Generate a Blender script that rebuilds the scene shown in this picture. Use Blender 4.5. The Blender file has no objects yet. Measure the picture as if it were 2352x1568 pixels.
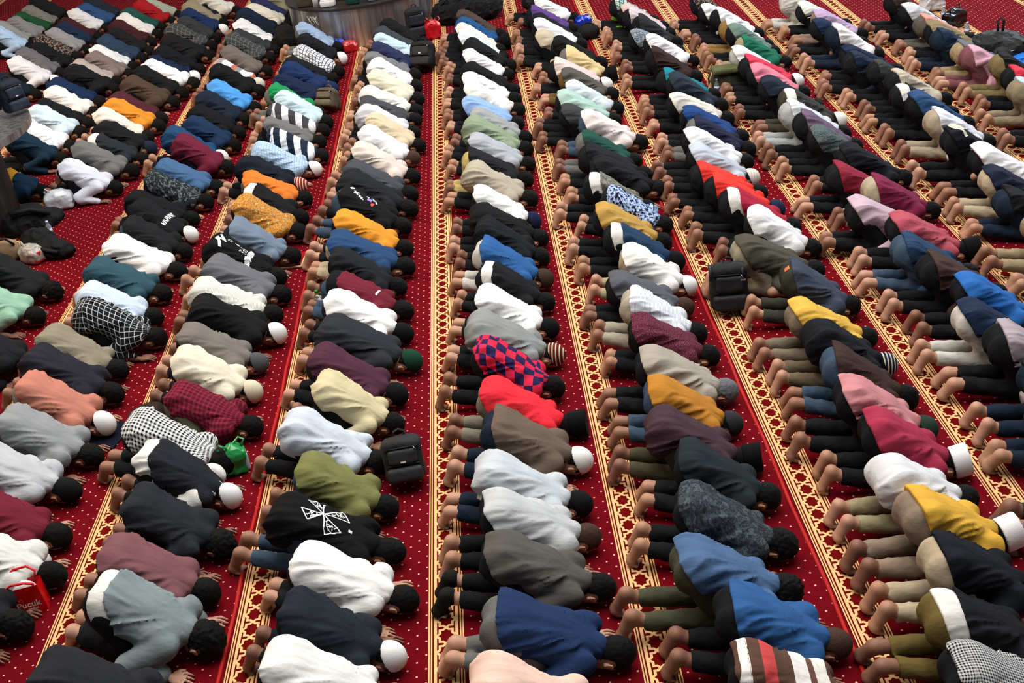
import bpy, bmesh, math, random
import numpy as np
from mathutils import Matrix, Vector
from mathutils.bvhtree import BVHTree

# ------------------------------------------------------------------ camera
FPX = 2600.0
TH, AL, CAM_H, X5, YAW = 0.5286373, 0.13251076, 4.82956619, -0.76175417, 0.00830041
ROW = 1.2                                    # spacing of the prayer rows (m)
_c, _s = math.cos(YAW), math.sin(YAW)
ROT = np.array([[_c, -_s, 0], [_s, _c, 0], [0, 0, 1]])
_r0 = np.array([1, 0, 0.]); _u0 = np.array([0, math.sin(TH), math.cos(TH)])
FW = ROT @ np.array([0, math.cos(TH), -math.sin(TH)])
RT = ROT @ (math.cos(AL) * _r0 - math.sin(AL) * _u0)
UP = ROT @ (math.sin(AL) * _r0 + math.cos(AL) * _u0)

def px(x, y, z=0.0):
    """world point at height z that the photo shows at pixel (x, y)"""
    d = FPX * FW + (x - 1176) * RT - (y - 784) * UP
    t = (CAM_H - z) / -d[2]
    return (float(d[0] * t), float(d[1] * t), z)

def bx(k):
    return X5 + ROW * (k - 5)                # x of the left edge of carpet border k

scene = bpy.context.scene
cam = bpy.data.cameras.new('camera')
cam.sensor_width = 36.0
cam.lens = FPX / 2352 * 36.0
cam.clip_end = 200
co = bpy.data.objects.new('camera', cam)
scene.collection.objects.link(co)
co.matrix_world = Matrix(((RT[0], UP[0], -FW[0], 0), (RT[1], UP[1], -FW[1], 0),
                          (RT[2], UP[2], -FW[2], CAM_H), (0, 0, 0, 1)))
scene.camera = co

# ------------------------------------------------------------------ light
w = bpy.data.worlds.new('hall'); scene.world = w; w.use_nodes = True
w.node_tree.nodes['Background'].inputs[0].default_value = (0.92, 0.95, 1.0, 1)
w.node_tree.nodes['Background'].inputs[1].default_value = 0.17

def area(name, loc, target, sx, sy, power, col):
    l = bpy.data.lights.new(name, 'AREA'); l.shape = 'RECTANGLE'; l.size = sx; l.size_y = sy
    l.energy = power; l.color = col
    o = bpy.data.objects.new(name, l); scene.collection.objects.link(o)
    o.location = loc
    o.rotation_euler = (Vector(target) - Vector(loc)).to_track_quat('-Z', 'Y').to_euler()
    return o
area('dome_light', (0.5, 10, 13), (0.5, 9.5, 0), 12, 15, 4100, (1.0, 0.97, 0.93))
area('daylight_side', (13, 23, 9), (5, 14, 0), 10, 6, 2600, (0.85, 0.92, 1.0))
area('lamp_side', (-11, 13, 9), (-5, 13, 0), 5, 5, 1200, (1.0, 0.72, 0.45))

vs = scene.view_settings
vs.view_transform = 'Standard'; vs.look = 'None'; vs.gamma = 1.0; vs.use_curve_mapping = False
vs.exposure = 0.0

# ------------------------------------------------------------------ helpers
def lin(h, g=1.0):
    o = []
    for i in (0, 2, 4):
        v = int(h[i:i + 2], 16) / 255
        o.append(min(1.0, g * (v / 12.92 if v <= 0.04045 else ((v + 0.055) / 1.055) ** 2.4)))
    return (o[0], o[1], o[2], 1)

class NT:
    def __init__(s, name, rough=0.85, spec=0.15):
        s.m = bpy.data.materials.new(name); s.m.use_nodes = True
        s.t = s.m.node_tree; s.b = s.t.nodes['Principled BSDF']
        s.b.inputs['Roughness'].default_value = rough
        s.b.inputs['Specular IOR Level'].default_value = spec
    def n(s, kind, **kw):
        nd = s.t.nodes.new(kind)
        for k, v in kw.items(): setattr(nd, k, v)
        return nd
    def l(s, a, b): s.t.links.new(a, b)
    def set(s, sock, v):
        if isinstance(v, bpy.types.NodeSocket): s.l(v, sock)
        else: sock.default_value = v
    def math(s, op, a, b=None, c=None):
        nd = s.n('ShaderNodeMath', operation=op)
        for i, v in enumerate((a, b, c)):
            if v is not None: s.set(nd.inputs[i], v)
        return nd.outputs[0]
    def mix(s, f, a, b):
        nd = s.n('ShaderNodeMix', data_type='RGBA')
        s.set(nd.inputs['Factor'], f); s.set(nd.inputs[6], a); s.set(nd.inputs[7], b)
        return nd.outputs[2]
    def coord(s, which='Object'):
        return s.n('ShaderNodeTexCoord').outputs[which]
    def xyz(s, v):
        nd = s.n('ShaderNodeSeparateXYZ'); s.l(v, nd.inputs[0]); return nd.outputs
    def noise(s, v, scale, detail=3, rough=0.5):
        nd = s.n('ShaderNodeTexNoise'); s.l(v, nd.inputs['Vector'])
        nd.inputs['Scale'].default_value = scale; nd.inputs['Detail'].default_value = detail
        nd.inputs['Roughness'].default_value = rough
        return nd.outputs['Fac']
    def ramp(s, f, stops, interp='LINEAR'):
        nd = s.n('ShaderNodeValToRGB'); r = nd.color_ramp; r.interpolation = interp
        while len(r.elements) < len(stops): r.elements.new(0.5)
        for e, (p, c) in zip(r.elements, stops): e.position = p; e.color = c
        s.l(f, nd.inputs[0]); return nd.outputs[0]
    def bump(s, h, strength, dist=0.01):
        nd = s.n('ShaderNodeBump'); nd.inputs['Strength'].default_value = strength
        nd.inputs['Distance'].default_value = dist
        s.l(h, nd.inputs['Height']); s.l(nd.outputs[0], s.b.inputs['Normal'])
    def base(s, v): s.set(s.b.inputs['Base Color'], v)

_M = {}
def plain(name, h, rough=0.8, spec=0.2, metal=0.0, bump=0.0, g=1.0, alpha=None, trans=0.0):
    if name in _M: return _M[name]
    t = NT(name, rough, spec)
    t.b.inputs['Metallic'].default_value = metal
    if trans: t.b.inputs['Transmission Weight'].default_value = trans
    c = t.coord(); f = t.noise(c, 9, 3)
    a = lin(h, g); d = tuple(v * 0.78 for v in a[:3]) + (1,)
    t.base(t.mix(f, d, a))
    if bump: t.bump(t.noise(c, 60, 3), bump, 0.004)
    _M[name] = t.m
    return t.m

CG = 0.74    # cloth gain: photo colour -> cloth albedo
def cloth(name, h, pat=None):
    key = 'cloth_' + h + '_' + str(pat)
    if key in _M: return _M[key]
    t = NT(key, 0.9, 0.12)
    col = lin(h, CG); obj = t.coord('Object'); uv = t.coord('UV')
    u, v, _ = t.xyz(uv)
    W = lin('e6e6e6', CG); K = lin('15151a', CG)
    def fr(x, p): return t.math('FRACT', t.math('DIVIDE', x, p))
    def band(x, p, wd): return t.math('LESS_THAN', fr(x, p), wd)
    def tone(a, k): return tuple(min(1, x * k) for x in a[:3]) + (1,)
    if pat in (None, 'fleck', 'fleckg'):
        c = t.mix(t.noise(obj, 5, 2), tone(col, 0.86), tone(col, 1.1))
        if pat: c = t.mix(t.math('GREATER_THAN', t.noise(uv, 110, 2), 0.55), c, lin('8a3a50', CG) if pat == 'fleck' else lin('26302f', CG))
    elif pat in ('plaid_black', 'plaid_grey', 'plaid_green', 'checkblue', 'checkwhite', 'plaid_red'):
        bg, ln, p, wd = {'plaid_black': (lin('14161a', CG), lin('c4c8cc', CG), 0.042, 0.11), 'plaid_grey': (col, lin('686b6e', CG), 0.06, 0.13),
            'plaid_green': (lin('c8d4d0', CG), lin('3c6a60', CG), 0.06, 0.3), 'checkblue': (col, lin('7f9cc4', CG), 0.03, 0.15),
            'checkwhite': (lin('dadde2', CG), lin('30353f', CG), 0.045, 0.2), 'plaid_red': (lin('4a1020', CG), lin('8e2038', CG), 0.036, 0.4)}[pat]
        a = band(u, p, wd); b = band(v, p, wd)
        f = t.math('MAXIMUM', a, b) if pat != 'plaid_red' else t.math('MULTIPLY', t.math('ADD', a, b), 0.5)
        c = t.mix(f, bg, ln)
    elif pat in ('gingham', 'gingham_blue', 'hound'):
        p = {'gingham': 0.026, 'gingham_blue': 0.02, 'hound': 0.014}[pat]
        a = t.math('LESS_THAN', fr(u, p), 0.5); b = t.math('LESS_THAN', fr(v, p), 0.5)
        f = t.math('MULTIPLY', t.math('ADD', a, b), 0.5)
        c = t.mix(f, lin({'gingham': 'f0f0f0', 'gingham_blue': 'a8b4c0', 'hound': 'c8c8c8'}[pat], CG), lin({'gingham': '101012', 'gingham_blue': '2c3644', 'hound': '0c0c0d'}[pat], CG))
    elif pat in ('checker', 'bigcheck', 'bignavy'):
        p = {'checker': 0.15, 'bigcheck': 0.16, 'bignavy': 0.16}[pat]
        a = t.math('LESS_THAN', fr(t.math('ADD', u, 2.0), p), 0.5); b = t.math('LESS_THAN', fr(t.math('ADD', v, 2.0), p if pat == 'checker' else 0.4), 0.5)
        f = t.math('ABSOLUTE', t.math('SUBTRACT', a, b)) if pat == 'checker' else a
        c0, c1 = {'checker': ('d82848', '28204e'), 'bigcheck': ('d4d4d6', '3c3c40'), 'bignavy': ('e4e6ea', '1a2638')}[pat]
        c = t.mix(f, lin(c0, CG), lin(c1, CG))
    elif pat == 'pin':
        c = t.mix(band(u, 0.011, 0.3), tone(col, 1.05), tone(col, 0.62))
    elif pat == 'stripes_red':
        S = [('e8e4d8', .0), ('5a4034', .16), ('c84a48', .40), ('5a4034', .55), ('e8e4e0', .74), ('6a4a40', .92)]
        c = t.ramp(fr(t.math('ADD', u, 1.24), 0.50), [(p, lin(h2, CG)) for h2, p in S], 'CONSTANT')
    elif pat == 'stripes_orange':
        S = [('e4e2e0', .0), ('b86a50', .25), ('8c8c90', .5), ('e4e2e0', .75)]
        c = t.ramp(fr(t.math('ADD', u, 1.0), 0.26), [(p, lin(h2, CG)) for h2, p in S], 'CONSTANT')
    elif pat == 'yellowband':
        f = t.math('MULTIPLY', t.math('GREATER_THAN', u, 0.10), t.math('LESS_THAN', u, 0.20))
        c = t.mix(f, col, lin('d89a2c', CG))
    elif pat in ('flor_orange', 'flor_dark', 'paisley', 'camo', 'camo_dark', 'blot'):
        sc, stops = {'flor_orange': (26, ['6a3418', 'c06a28', 'cfa24c', '8a3c20', 'd8b868']), 'flor_dark': (30, ['16161a', '16161a', '3a2a28', 'a08c80', '1c1a1c']),
            'paisley': (24, ['1a1e20', '2c3236', '0f1214', '6a7276', '22282a']), 'camo': (12, ['4c4a42', '6e6c60', '8a887c', '5a584e', '76746a']),
            'camo_dark': (14, ['22272c', '3c4348', '2a3036', '4c545a', '30363c']), 'blot': (26, ['0e1018', '141a26', '8ea6d8', 'c4d2ee', '101420'])}[pat]
        nz = t.noise(uv, sc, 4, 0.6)
        c = t.ramp(nz, [(p, lin(hh, CG)) for p, hh in zip((0.0, 0.40, 0.47, 0.54, 0.62), stops)], 'CONSTANT' if pat != 'flor_orange' else 'LINEAR')
    else:
        c = col
    t.base(c)
    mp = t.n('ShaderNodeMapping'); t.l(obj, mp.inputs[0]); mp.inputs['Scale'].default_value = (0.5, 1.4, 1.2); mp.inputs['Rotation'].default_value = (0, 0.35, 0)
    t.bump(t.math('ADD', t.noise(mp.outputs[0], 14, 2, 0.5), t.math('MULTIPLY', t.noise(obj, 420, 1), 0.06)), 0.28, 0.03)
    _M[key] = t.m
    return t.m

COL = scene.collection
def new_mesh(name, V, Fc, uv=None, smooth=True):
    m = bpy.data.meshes.new(name)
    m.from_pydata([tuple(map(float, v)) for v in V], [], [tuple(map(int, f)) for f in Fc])
    if smooth: m.polygons.foreach_set('use_smooth', [True] * len(m.polygons))
    if uv is not None:
        lay = m.uv_layers.new(name='UVMap')
        li = np.zeros(len(m.loops), int); m.loops.foreach_get('vertex_index', li)
        lay.data.foreach_set('uv', np.asarray(uv, dtype=np.float32)[li].ravel())
    m.update()
    return m

def ob(name, mesh, mat=None, parent=None, loc=(0, 0, 0), rz=0.0, scale=None, label=None, cat=None, group=None, kind=None):
    o = bpy.data.objects.new(name, mesh); COL.objects.link(o)
    o.location = loc; o.rotation_euler = (0, 0, rz)
    if scale: o.scale = scale
    if parent is not None: o.parent = parent
    if mat is not None and mesh is not None:
        if not mesh.materials: mesh.materials.append(mat)
        o.material_slots[0].link = 'OBJECT'; o.material_slots[0].material = mat
    if label: o['label'] = label
    if cat: o['category'] = cat
    if group: o['group'] = group
    if kind: o['kind'] = kind
    return o

def thing(name, loc, rz, label, cat, group=None):
    return ob(name, None, loc=loc, rz=rz, label=label, cat=cat, group=group)

# ---- value noise
_rng = np.random.default_rng(5); _LAT = _rng.random((32, 32, 32)).astype(np.float32)
def vnoise(x, y, z):
    x, y, z = np.broadcast_arrays(x, y, z)
    xi = np.floor(x); yi = np.floor(y); zi = np.floor(z)
    fx, fy, fz = x - xi, y - yi, z - zi
    fx = fx * fx * (3 - 2 * fx); fy = fy * fy * (3 - 2 * fy); fz = fz * fz * (3 - 2 * fz)
    xi = xi.astype(int) & 31; yi = yi.astype(int) & 31; zi = zi.astype(int) & 31
    x1, y1, z1 = (xi + 1) & 31, (yi + 1) & 31, (zi + 1) & 31
    L = _LAT
    a = L[xi, yi, zi] * (1 - fx) + L[x1, yi, zi] * fx; b = L[xi, y1, zi] * (1 - fx) + L[x1, y1, zi] * fx
    c = L[xi, yi, z1] * (1 - fx) + L[x1, yi, z1] * fx; d = L[xi, y1, z1] * (1 - fx) + L[x1, y1, z1] * fx
    return (a * (1 - fy) + b * fy) * (1 - fz) + (c * (1 - fy) + d * fy) * fz

# ---- signed distance field on a grid + surface nets
class Field:
    def __init__(s, lo, hi, h):
        s.lo = np.array(lo, float); s.h = h
        s.n = np.ceil((np.array(hi, float) - s.lo) / h).astype(int) + 1
        s.F = np.full(s.n, 1.0, np.float32)
        s.ax = [(s.lo[i] + h * np.arange(s.n[i])).astype(np.float32) for i in range(3)]
    def blk(s, lo, hi, m):
        sl = []
        for i in range(3):
            a = int(np.floor((lo[i] - m - s.lo[i]) / s.h)); b = int(np.ceil((hi[i] + m - s.lo[i]) / s.h)) + 1
            sl.append(slice(max(0, a), min(s.n[i], max(b, 0))))
        X = s.ax[0][sl[0]][:, None, None]; Y = s.ax[1][sl[1]][None, :, None]; Z = s.ax[2][sl[2]][None, None, :]
        return tuple(sl), X, Y, Z
    def put(s, sl, d, k):
        a = s.F[sl]
        if k > 0:
            hh = np.maximum(k - np.abs(a - d), 0) / k
            s.F[sl] = np.minimum(a, d) - hh * hh * k * 0.25
        else: s.F[sl] = np.minimum(a, d)
    def cone(s, a, b, ra, rb, k=0.02, fl=None):
        a = np.array(a, float); b = np.array(b, float); R = max(ra, rb); m = R + k + 2.5 * s.h
        sl, X, Y, Z = s.blk(np.minimum(a, b), np.maximum(a, b), m)
        d = b - a; L = max(1e-9, float(d @ d))
        t = np.clip(((X - a[0]) * d[0] + (Y - a[1]) * d[1] + (Z - a[2]) * d[2]) / L, 0, 1)
        q = np.sqrt((X - a[0] - t * d[0]) ** 2 + (Y - a[1] - t * d[1]) ** 2 + (Z - a[2] - t * d[2]) ** 2)
        s.put(sl, (q - (ra + t * (rb - ra))).astype(np.float32), k)
    def ell(s, c, r, k=0.03, ry=0.0, rz=0.0):
        c = np.array(c, float); r = np.array(r, float); R = r.max(); m = k + 2.5 * s.h
        sl, X, Y, Z = s.blk(c - R, c + R, m)
        x, y, z = X - c[0], Y - c[1], Z - c[2]
        if rz: x, y = math.cos(rz) * x + math.sin(rz) * y, -math.sin(rz) * x + math.cos(rz) * y
        if ry: x, z = math.cos(ry) * x - math.sin(ry) * z, math.sin(ry) * x + math.cos(ry) * z
        k0 = np.sqrt((x / r[0]) ** 2 + (y / r[1]) ** 2 + (z / r[2]) ** 2)
        k1 = np.sqrt((x / r[0] ** 2) ** 2 + (y / r[1] ** 2) ** 2 + (z / r[2] ** 2) ** 2) + 1e-9
        s.put(sl, (k0 * (k0 - 1) / k1).astype(np.float32), k)
    def rbox(s, c, hs, r, k=0.0):
        c = np.array(c, float); hs = np.array(hs, float)
        sl, X, Y, Z = s.blk(c - hs, c + hs, k + 3 * s.h)
        q = [np.abs(A - c[i]) - (hs[i] - r) for i, A in enumerate((X, Y, Z))]
        d = np.sqrt(sum(np.maximum(a, 0) ** 2 for a in q)) + np.minimum(np.maximum(np.maximum(q[0], q[1]), q[2]), 0) - r
        s.put(sl, d.astype(np.float32), k)
    def grid(s): return s.ax[0][:, None, None], s.ax[1][None, :, None], s.ax[2][None, None, :]
    def keep(s, d): s.F = np.maximum(s.F, (-d).astype(np.float32))     # keep where d > 0
    def mesh(s):
        F = s.F; S = F < 0
        F[0], F[-1] = np.maximum(F[0], 1e-3), np.maximum(F[-1], 1e-3)
        F[:, 0], F[:, -1] = np.maximum(F[:, 0], 1e-3), np.maximum(F[:, -1], 1e-3)
        F[:, :, 0], F[:, :, -1] = np.maximum(F[:, :, 0], 1e-3), np.maximum(F[:, :, -1], 1e-3)
        S = F < 0
        C = [(i, j, k) for i in (0, 1) for j in (0, 1) for k in (0, 1)]
        nx, ny, nz = F.shape
        cnt = sum(S[i:nx - 1 + i, j:ny - 1 + j, k:nz - 1 + k].astype(np.int8) for i, j, k in C)
        act = (cnt > 0) & (cnt < 8)
        I = np.argwhere(act)
        cf = {c: F[I[:, 0] + c[0], I[:, 1] + c[1], I[:, 2] + c[2]] for c in C}
        acc = np.zeros((len(I), 3)); num = np.zeros(len(I))
        for a in C:
            for ax in range(3):
                if a[ax] == 0:
                    b = list(a); b[ax] = 1; b = tuple(b)
                    fa, fb = cf[a], cf[b]; m = (fa < 0) != (fb < 0)
                    t = np.where(m, fa / (fa - fb + 1e-12), 0)
                    p = np.tile(np.array(a, float), (len(I), 1)); p[:, ax] = t
                    acc += p * m[:, None]; num += m
        V = (I + acc / num[:, None]) * s.h + s.lo
        ix = np.full(act.shape, -1, int); ix[tuple(I.T)] = np.arange(len(I))
        Q = []
        for ax in range(3):
            o1, o2 = (ax + 1) % 3, (ax + 2) % 3
            A = [slice(1, -1)] * 3; B = [slice(1, -1)] * 3
            A[ax] = slice(0, -1); B[ax] = slice(1, None)
            sa, sb = S[tuple(A)], S[tuple(B)]
            E = np.argwhere(sa != sb)
            flip = sa[tuple(E.T)]
            E = E.copy(); E[:, o1] += 1; E[:, o2] += 1
            def cell(d1, d2):
                e = E.copy(); e[:, o1] += d1; e[:, o2] += d2
                return ix[tuple(e.T)]
            q = np.stack([cell(-1, -1), cell(0, -1), cell(0, 0), cell(-1, 0)], 1)
            q[~flip] = q[~flip][:, ::-1]
            Q.append(q)
        return V, np.concatenate(Q)

def decimate(mesh, ratio):
    o = bpy.data.objects.new('tmp', mesh); COL.objects.link(o)
    md = o.modifiers.new('d', 'DECIMATE'); md.ratio = ratio
    dg = bpy.context.evaluated_depsgraph_get()
    m2 = bpy.data.meshes.new_from_object(o.evaluated_get(dg))
    bpy.data.objects.remove(o); bpy.data.meshes.remove(mesh)
    m2.polygons.foreach_set('use_smooth', [True] * len(m2.polygons)); m2.update()
    return m2
# ------------------------------------------------------------------ the carpets
def make_carpet_mat():
    t = NT('red_carpet', 0.95, 0.05)
    c = t.coord('Object'); x, y, z = t.xyz(c)
    P = 0.108
    def dots(ox, oy):
        a = t.math('SUBTRACT', t.math('FRACT', t.math('ADD', t.math('DIVIDE', x, P), 50 + ox)), 0.5)
        b = t.math('SUBTRACT', t.math('FRACT', t.math('ADD', t.math('DIVIDE', y, P), 500 + oy)), 0.5)
        r = t.math('SQRT', t.math('ADD', t.math('MULTIPLY', a, a), t.math('MULTIPLY', b, b)))
        return t.math('LESS_THAN', r, 0.058)
    d = t.math('MAXIMUM', dots(0, 0), dots(0.5, 0.5))
    fld = t.math('GREATER_THAN', t.math('FRACT', t.math('ADD', t.math('DIVIDE', x, ROW), 20.0)), 0.225 / ROW)
    d = t.math('MULTIPLY', d, fld)
    red = t.mix(t.noise(c, 1.7, 4, 0.6), lin('54040f'), lin('760815'))
    red = t.mix(t.math('MULTIPLY', t.noise(c, 260, 2), 0.5), red, lin('4a0307'))
    t.base(t.mix(d, red, lin('e0a898')))
    t.bump(t.noise(c, 420, 2), 0.5, 0.006)
    return t.m
M_CARPET = make_carpet_mat()
M_BEIGE = plain('border_beige', 'd8b27c', 0.95, 0.05, bump=0.4)
M_BORDER_RED = plain('border_red', '5c0505', 0.95, 0.05, bump=0.4)
M_BIND = plain('binding_red', 'a81410', 0.7, 0.25)

def border_mesh(length):
    """woven star border: thin lines, broad bands and interlaced strands"""
    V, Fc, mi = [], [], []
    def quad(p, m, z):
        i = len(V); V.extend([(a, b, z) for a, b in p]); Fc.append((i, i + 1, i + 2, i + 3)); mi.append(m)
    def line(x0, x1): quad([(x0, 0), (x1, 0), (x1, length), (x0, length)], 0, 0.0016)
    quad([(0.0, 0), (0.212, 0), (0.212, length), (0.0, length)], 1, 0.0008)
    for a, b in ((0, .008), (.0147, .0235), (.033, .051), (.161, .179), (.1885, .1973), (.204, .212)): line(a, b)
    P = 0.13; W = 0.0155
    def strip(pts, z):
        pts = [np.array(p) for p in pts]; n = len(pts); off = []
        for i in range(n):
            ds = []
            if i > 0: ds.append((pts[i] - pts[i - 1]) / np.linalg.norm(pts[i] - pts[i - 1]))
            if i < n - 1: ds.append((pts[i + 1] - pts[i]) / np.linalg.norm(pts[i + 1] - pts[i]))
            t = sum(ds); t /= np.linalg.norm(t); nn = np.array([-t[1], t[0]])
            k = 1 / max(0.5, abs(float(nn @ np.array([-ds[0][1], ds[0][0]]))))
            off.append(nn * W / 2 * k)
        for i in range(n - 1):
            quad([pts[i] - off[i], pts[i + 1] - off[i + 1], pts[i + 1] + off[i + 1], pts[i] + off[i]], 0, z)
    for j in range(int(length / P)):
        y = (j + 0.5) * P
        A = [(.047, .065), (.0685, .046), (.0685, .017), (.088, .017), (.124, -.017), (.1435, -.017), (.1435, -.046), (.165, -.065)]
        strip([(a, y + b) for a, b in A], 0.0016)
        strip([(.212 - a, y + b) for a, b in A], 0.0014)
    m = new_mesh('carpet_border', V, Fc, smooth=False)
    m.materials.append(M_BEIGE); m.materials.append(M_BORDER_RED)
    m.polygons.foreach_set('material_index', mi); m.update()
    return m

def box_mesh(name, x0, x1, y0, y1, z0, z1):
    V = [(x0, y0, z0), (x1, y0, z0), (x1, y1, z0), (x0, y1, z0), (x0, y0, z1), (x1, y0, z1), (x1, y1, z1), (x0, y1, z1)]
    return new_mesh(name, V, [(0, 3, 2, 1), (4, 5, 6, 7), (0, 1, 5, 4), (1, 2, 6, 5), (2, 3, 7, 6), (3, 0, 4, 7)], smooth=False)

YN, YF = 3.5, 30.0
floor = ob('floor', box_mesh('floor', -14, 16, 2.5, 34, -0.2, 0.0), plain('floor_slab', '5a1512', 0.9), kind='structure',
           label='hall floor laid with red dotted prayer carpets')
CT = 0.012
def tube_mesh(name, pts, r, n=8):
    """tube along a polyline; r may be a list"""
    pts = [np.array(p, float) for p in pts]; V, Fc = [], []
    rs = r if isinstance(r, (list, tuple)) else [r] * len(pts)
    for i, p in enumerate(pts):
        d = pts[min(i + 1, len(pts) - 1)] - pts[max(i - 1, 0)]; d /= np.linalg.norm(d)
        a = np.cross(d, (0, 0, 1.0) if abs(d[2]) < 0.9 else (1.0, 0, 0)); a /= np.linalg.norm(a); b = np.cross(d, a)
        for k in range(n):
            q = 2 * math.pi * k / n; V.append(p + rs[i] * (math.cos(q) * a + math.sin(q) * b))
    for i in range(len(pts) - 1):
        for k in range(n):
            k2 = (k + 1) % n; Fc.append((i * n + k, i * n + k2, (i + 1) * n + k2, (i + 1) * n + k))
    Fc.append(tuple(range(n - 1, -1, -1))); Fc.append(tuple(range((len(pts) - 1) * n, len(pts) * n)))
    return new_mesh(name, V, Fc)

seam_left = px(426, 613)[1]; seam_mid = px(978, 174)[1]; seam_right = px(2260, 20)[1]
STRIPS = [(-5, -2, seam_left + 6.0), (-2, 1, seam_left), (1, 4, seam_left), (4, 7, seam_mid), (7, 10, seam_mid + 2.0), (10, 13, seam_right), (13, 15, seam_right)]
_bm = {}
for (k0, k1, ys) in STRIPS:
    for (ya, yb, side) in ((YN, ys - 0.004, 'near'), (ys + 0.004, YF, 'far')):
        o = ob('carpet', box_mesh('carpet', 0, ROW * (k1 - k0) - 0.004, 0, yb - ya, 0, CT), M_CARPET, parent=floor, loc=(bx(k0), ya, 0))
        L = round(yb - ya, 2)
        if L not in _bm: _bm[L] = border_mesh(L)
        for k in range(k0, k1):
            ob('star_border', _bm[L], parent=o, loc=(ROW * (k - k0), 0, CT), kind='stuff')
        if k0 in (4, 7):
            n = 40; pts = [(-0.028 + 0.006 * math.sin(i * 1.7 + k0), (yb - ya) * i / n, CT + 0.002) for i in range(n + 1)]
            ob('edge_binding', tube_mesh('edge_binding', pts, 0.013, 8), M_BIND, parent=o)
# ------------------------------------------------------------------ the worshippers
# a person kneels along +x: toes at -0.5, knees at 0, forehead on the floor at +0.5
def V3(x, y, z): return np.array([x, y, z], float)

POSES = [
    dict(hip=(-.085, .385), bel=(.045, .318), che=(0.190, .212), fy=.080, fx=0.0, heel=.168, yaw=(0, 0), el=(.045, .238, .105), wr=(.262, .205), knee=.110, head=0.0),
    dict(hip=(-.115, .355), bel=(.025, .298), che=(0.182, .208), fy=.058, fx=.010, heel=.152, yaw=(.30, -.1), el=(.030, .245, .098), wr=(.250, .215), knee=.118, head=.006),
    dict(hip=(-.065, .402), bel=(.055, .332), che=(0.196, .216), fy=.098, fx=-.02, heel=.175, yaw=(-.1, .25), el=(.060, .232, .115), wr=(.275, .195), knee=.102, head=-.004),
    dict(hip=(-.092, .380), bel=(.040, .312), che=(0.186, .210), fy=.070, fx=-.01, heel=.140, yaw=(.15, .35), el=(.020, .240, .100), wr=(.240, .220), knee=.112, head=.004),
]

def joints(P):
    J = {}
    hx, hz = P['hip']
    for s in (-1, 1):
        J['hip', s] = V3(hx + .01, s * .085, hz - .02); J['knee', s] = V3(.050, s * P['knee'], .066)
        fy = s * P['fy']
        J['ank', s] = V3(-.365 + P['fx'], fy, .135); J['heel', s] = V3(-.415 + P['fx'], fy, P['heel'])
        yw = P['yaw'][0 if s < 0 else 1]
        J['ball', s] = V3(-.487 + P['fx'], fy + .09 * yw, .040)
        J['sh', s] = V3(P['che'][0] + .080, s * .142, P['che'][1] - .022)
        ex, ey, ez = P['el']; J['el', s] = V3(ex, s * ey, ez)
        wx, wy = P['wr']; J['wr', s] = V3(wx, s * wy, .034)
    J['neck0'] = V3(P['che'][0] + .105, 0, P['che'][1] - .018); h = P['head']
    J['neck1'] = V3(.365 + h, 0, .142); J['head'] = V3(.418 + h, 0, .110)
    return J

def foot(f, J, s, g=0.0):
    a, he, ba = J['ank', s], J['heel', s], J['ball', s]
    f.cone(a, he, .036 + g, .034 + g, .03)
    f.cone(he, (he + ba) / 2 + V3(.006, 0, 0), .036 + g, .030 + g, .03)
    for dy in (-.016, .016):
        f.cone(he + V3(.006, dy * .5, 0), ba + V3(.006, dy, 0), .026 + g, .026 + g, .03)
    f.ell(ba + V3(.010, 0, 0), (.026 + g, .046 + g, .030 + g), .02)
    if g == 0:
        for i in range(5):
            r = .0125 if i == 0 else .0095; L = (.052, .046, .042, .038, .033)[i]
            b = ba + V3(.012, -s * .036 + s * .018 * i, -.016); f.cone(b, V3(b[0] + L, b[1], .0115), r + .001, r, .006)
    else: f.cone(ba, ba + V3(.05, 0, -.018), .03, .022, .02)

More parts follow.
